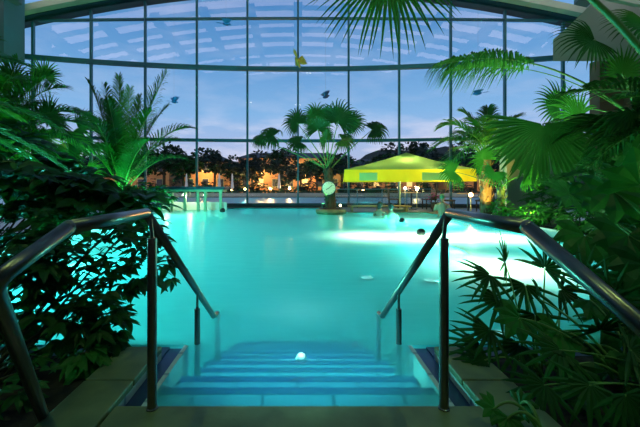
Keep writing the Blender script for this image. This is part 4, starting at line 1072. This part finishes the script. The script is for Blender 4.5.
bwords = ('farthest left', 'left of the bar counter', 'behind the bar counter', 'right of the bar counter', 'left of the leftmost glowing lamp', 'between the first two lamps', 'between the second and third lamps', 'left of the palm trunk', 'right of the palm trunk', 'left of the umbrella', 'under the umbrella left part', 'under the umbrella middle', 'under the umbrella right part', 'farthest right')
for i, x in enumerate((-30, -20, -15.5, -12, -8.4, -5.2, -2.4, 1.2, 6.5, 9.5, 13, 17, 21, 27)):
    h = rnd.uniform(1.6, 3.4); b = (x, 44.8 + rnd.uniform(-.8, 1.5), -.35)
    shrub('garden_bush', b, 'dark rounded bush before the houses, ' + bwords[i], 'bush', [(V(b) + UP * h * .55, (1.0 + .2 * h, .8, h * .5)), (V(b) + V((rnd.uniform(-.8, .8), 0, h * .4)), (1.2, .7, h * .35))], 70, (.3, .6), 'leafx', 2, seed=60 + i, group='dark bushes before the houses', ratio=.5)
for i, (px, lb) in enumerate(((186, 'left of the bar counter middle'), (219, 'above the right end of the bar counter'), (232, 'left of the first glowing lamp'), (279, 'between the second and third glowing lamps'))):
    c = P(px, 190, 43); b = V((c.x, 43.2, -.35))
    t = thing('closed_parasol', b, 'pale closed parasol in the garden, ' + lb, 'parasol', 'closed parasols in the garden')
    m = MB(); m.tube([b, b + UP * 2.9], .03, 6); m.build('pole', 'palewood', t)
    m = MB(); m.lathe(b + UP * .95, [(.20, 0), (.22, .1), (.13, 1.0), (.09, 1.7), (.02, 1.9)], 10); m.build('canopy', 'white', t)
# hedges and wall outside
m = MB()
rnd = random.Random(5)
for i in range(2600):
    m.leaf((rnd.uniform(-40, 40), 41.5 + rnd.uniform(-.5, .5), rnd.uniform(-.35, .35)), rv(1) + UP * .4, V((0, -1, .5)), .35, .2, .1)
tag(m.build('garden_hedge', 'hedge'), 'low clipped hedge along the outdoor pool', 'hedge')
m = MB(); m.box((-40, 40.2, -.35), (40, 40.5, .1)); struct(m.build('wall_garden', 'wallgreen'), 'low wall along the outdoor pool', 'wall')
def bollard(px, py, Y, label, power=60, r=.16, mg='globe', col=(1, .55, .2)):
    c = P(px, py, Y); l = V((c.x, c.y, -.35))
    t = thing('garden_lamp', l, label, 'lamp', 'glowing lamps in the garden')
    m = MB(); m.tube([l, V((c.x, c.y, c.z - r))], .05, 8); m.lathe(l, [(.12, 0), (.12, .05), (.05, .08)], 12); m.build('post', 'black', t)
    m = MB(); m.ball(c, r); m.build('globe', mg, t, smooth=True)
    light('POINT', 'garden_light', c + V((0, .9, .3)), col, power, .05)
for px, py, Y, lb, pw in ((245, 189, 44, 'left of the long house', 900), (270, 188.5, 44, 'second from the left', 900), (289.5, 188.5, 44, 'third from the left', 900), (394, 190, 46, 'under the umbrella left half', 500), (363, 190, 46, 'right of the clock palm', 300), (418, 188, 44, 'under the umbrella middle', 500), (232, 190, 46, 'beside the bar counter', 300)):
    bollard(px, py, Y, 'glowing globe lamp in the garden, ' + lb, pw)
for px, py, lb in ((305, 175, 'long house behind the clock palm'), (205, 172, 'small house beyond the bar counter'), (262, 173, 'left half of the long house'), (372, 174, 'house left of the umbrella')):
    Y = 57.5 if lb[0] != 's' else 55.5
    if 'umbrella' in lb: continue
    c = P(px, py, Y)
    t = thing('wall_lantern', c, 'warm wall lantern on the ' + lb, 'lamp', 'wall lanterns on the houses')
    m = MB(); m.tube([c + V((0, .5, .2)), c + V((0, 0, .2))], .03, 6); m.build('bracket', 'black', t)
    m = MB(); m.ball(c, .26 if px == 305 else .12); m.build('globe', 'globe', t, smooth=True)
    light('POINT', 'wall_light', c + V((0, -.9, 0)), (1, .5, .15), 700, .1)
for x in (-30, -15, -6, 0, 5, 14, 20, 32):
    light('POINT', 'added_house_flood', (x, 54.6, .1), (1, .48, .16), 330, .1, None)  # warm lamps added to give the house fronts a lit look
for i, x in enumerate((-30, -15, -6, 0, 5, 14, 20, 32)):
    ww = ('farthest left', 'at the small house', 'left of the long house front', 'middle of the long house front', 'right of the long house front', 'left of the umbrella house', 'right of the umbrella house', 'farthest right')[i]
    t = thing('added_garden_flood', (x, 54.6, -.35), 'added ground flood lighting the houses, ' + ww, 'lamp', 'added floods before the houses')
    m = MB(); m.box((x - .1, 54.5, -.35), (x + .1, 54.7, -.1)); m.build('housing', 'black', t)
    m = MB(); m.quad((x - .09, 54.7, -.09), (x + .09, 54.7, -.09), (x + .09, 54.55, -.06), (x - .09, 54.55, -.06)); m.build('lens', 'wlens', t)
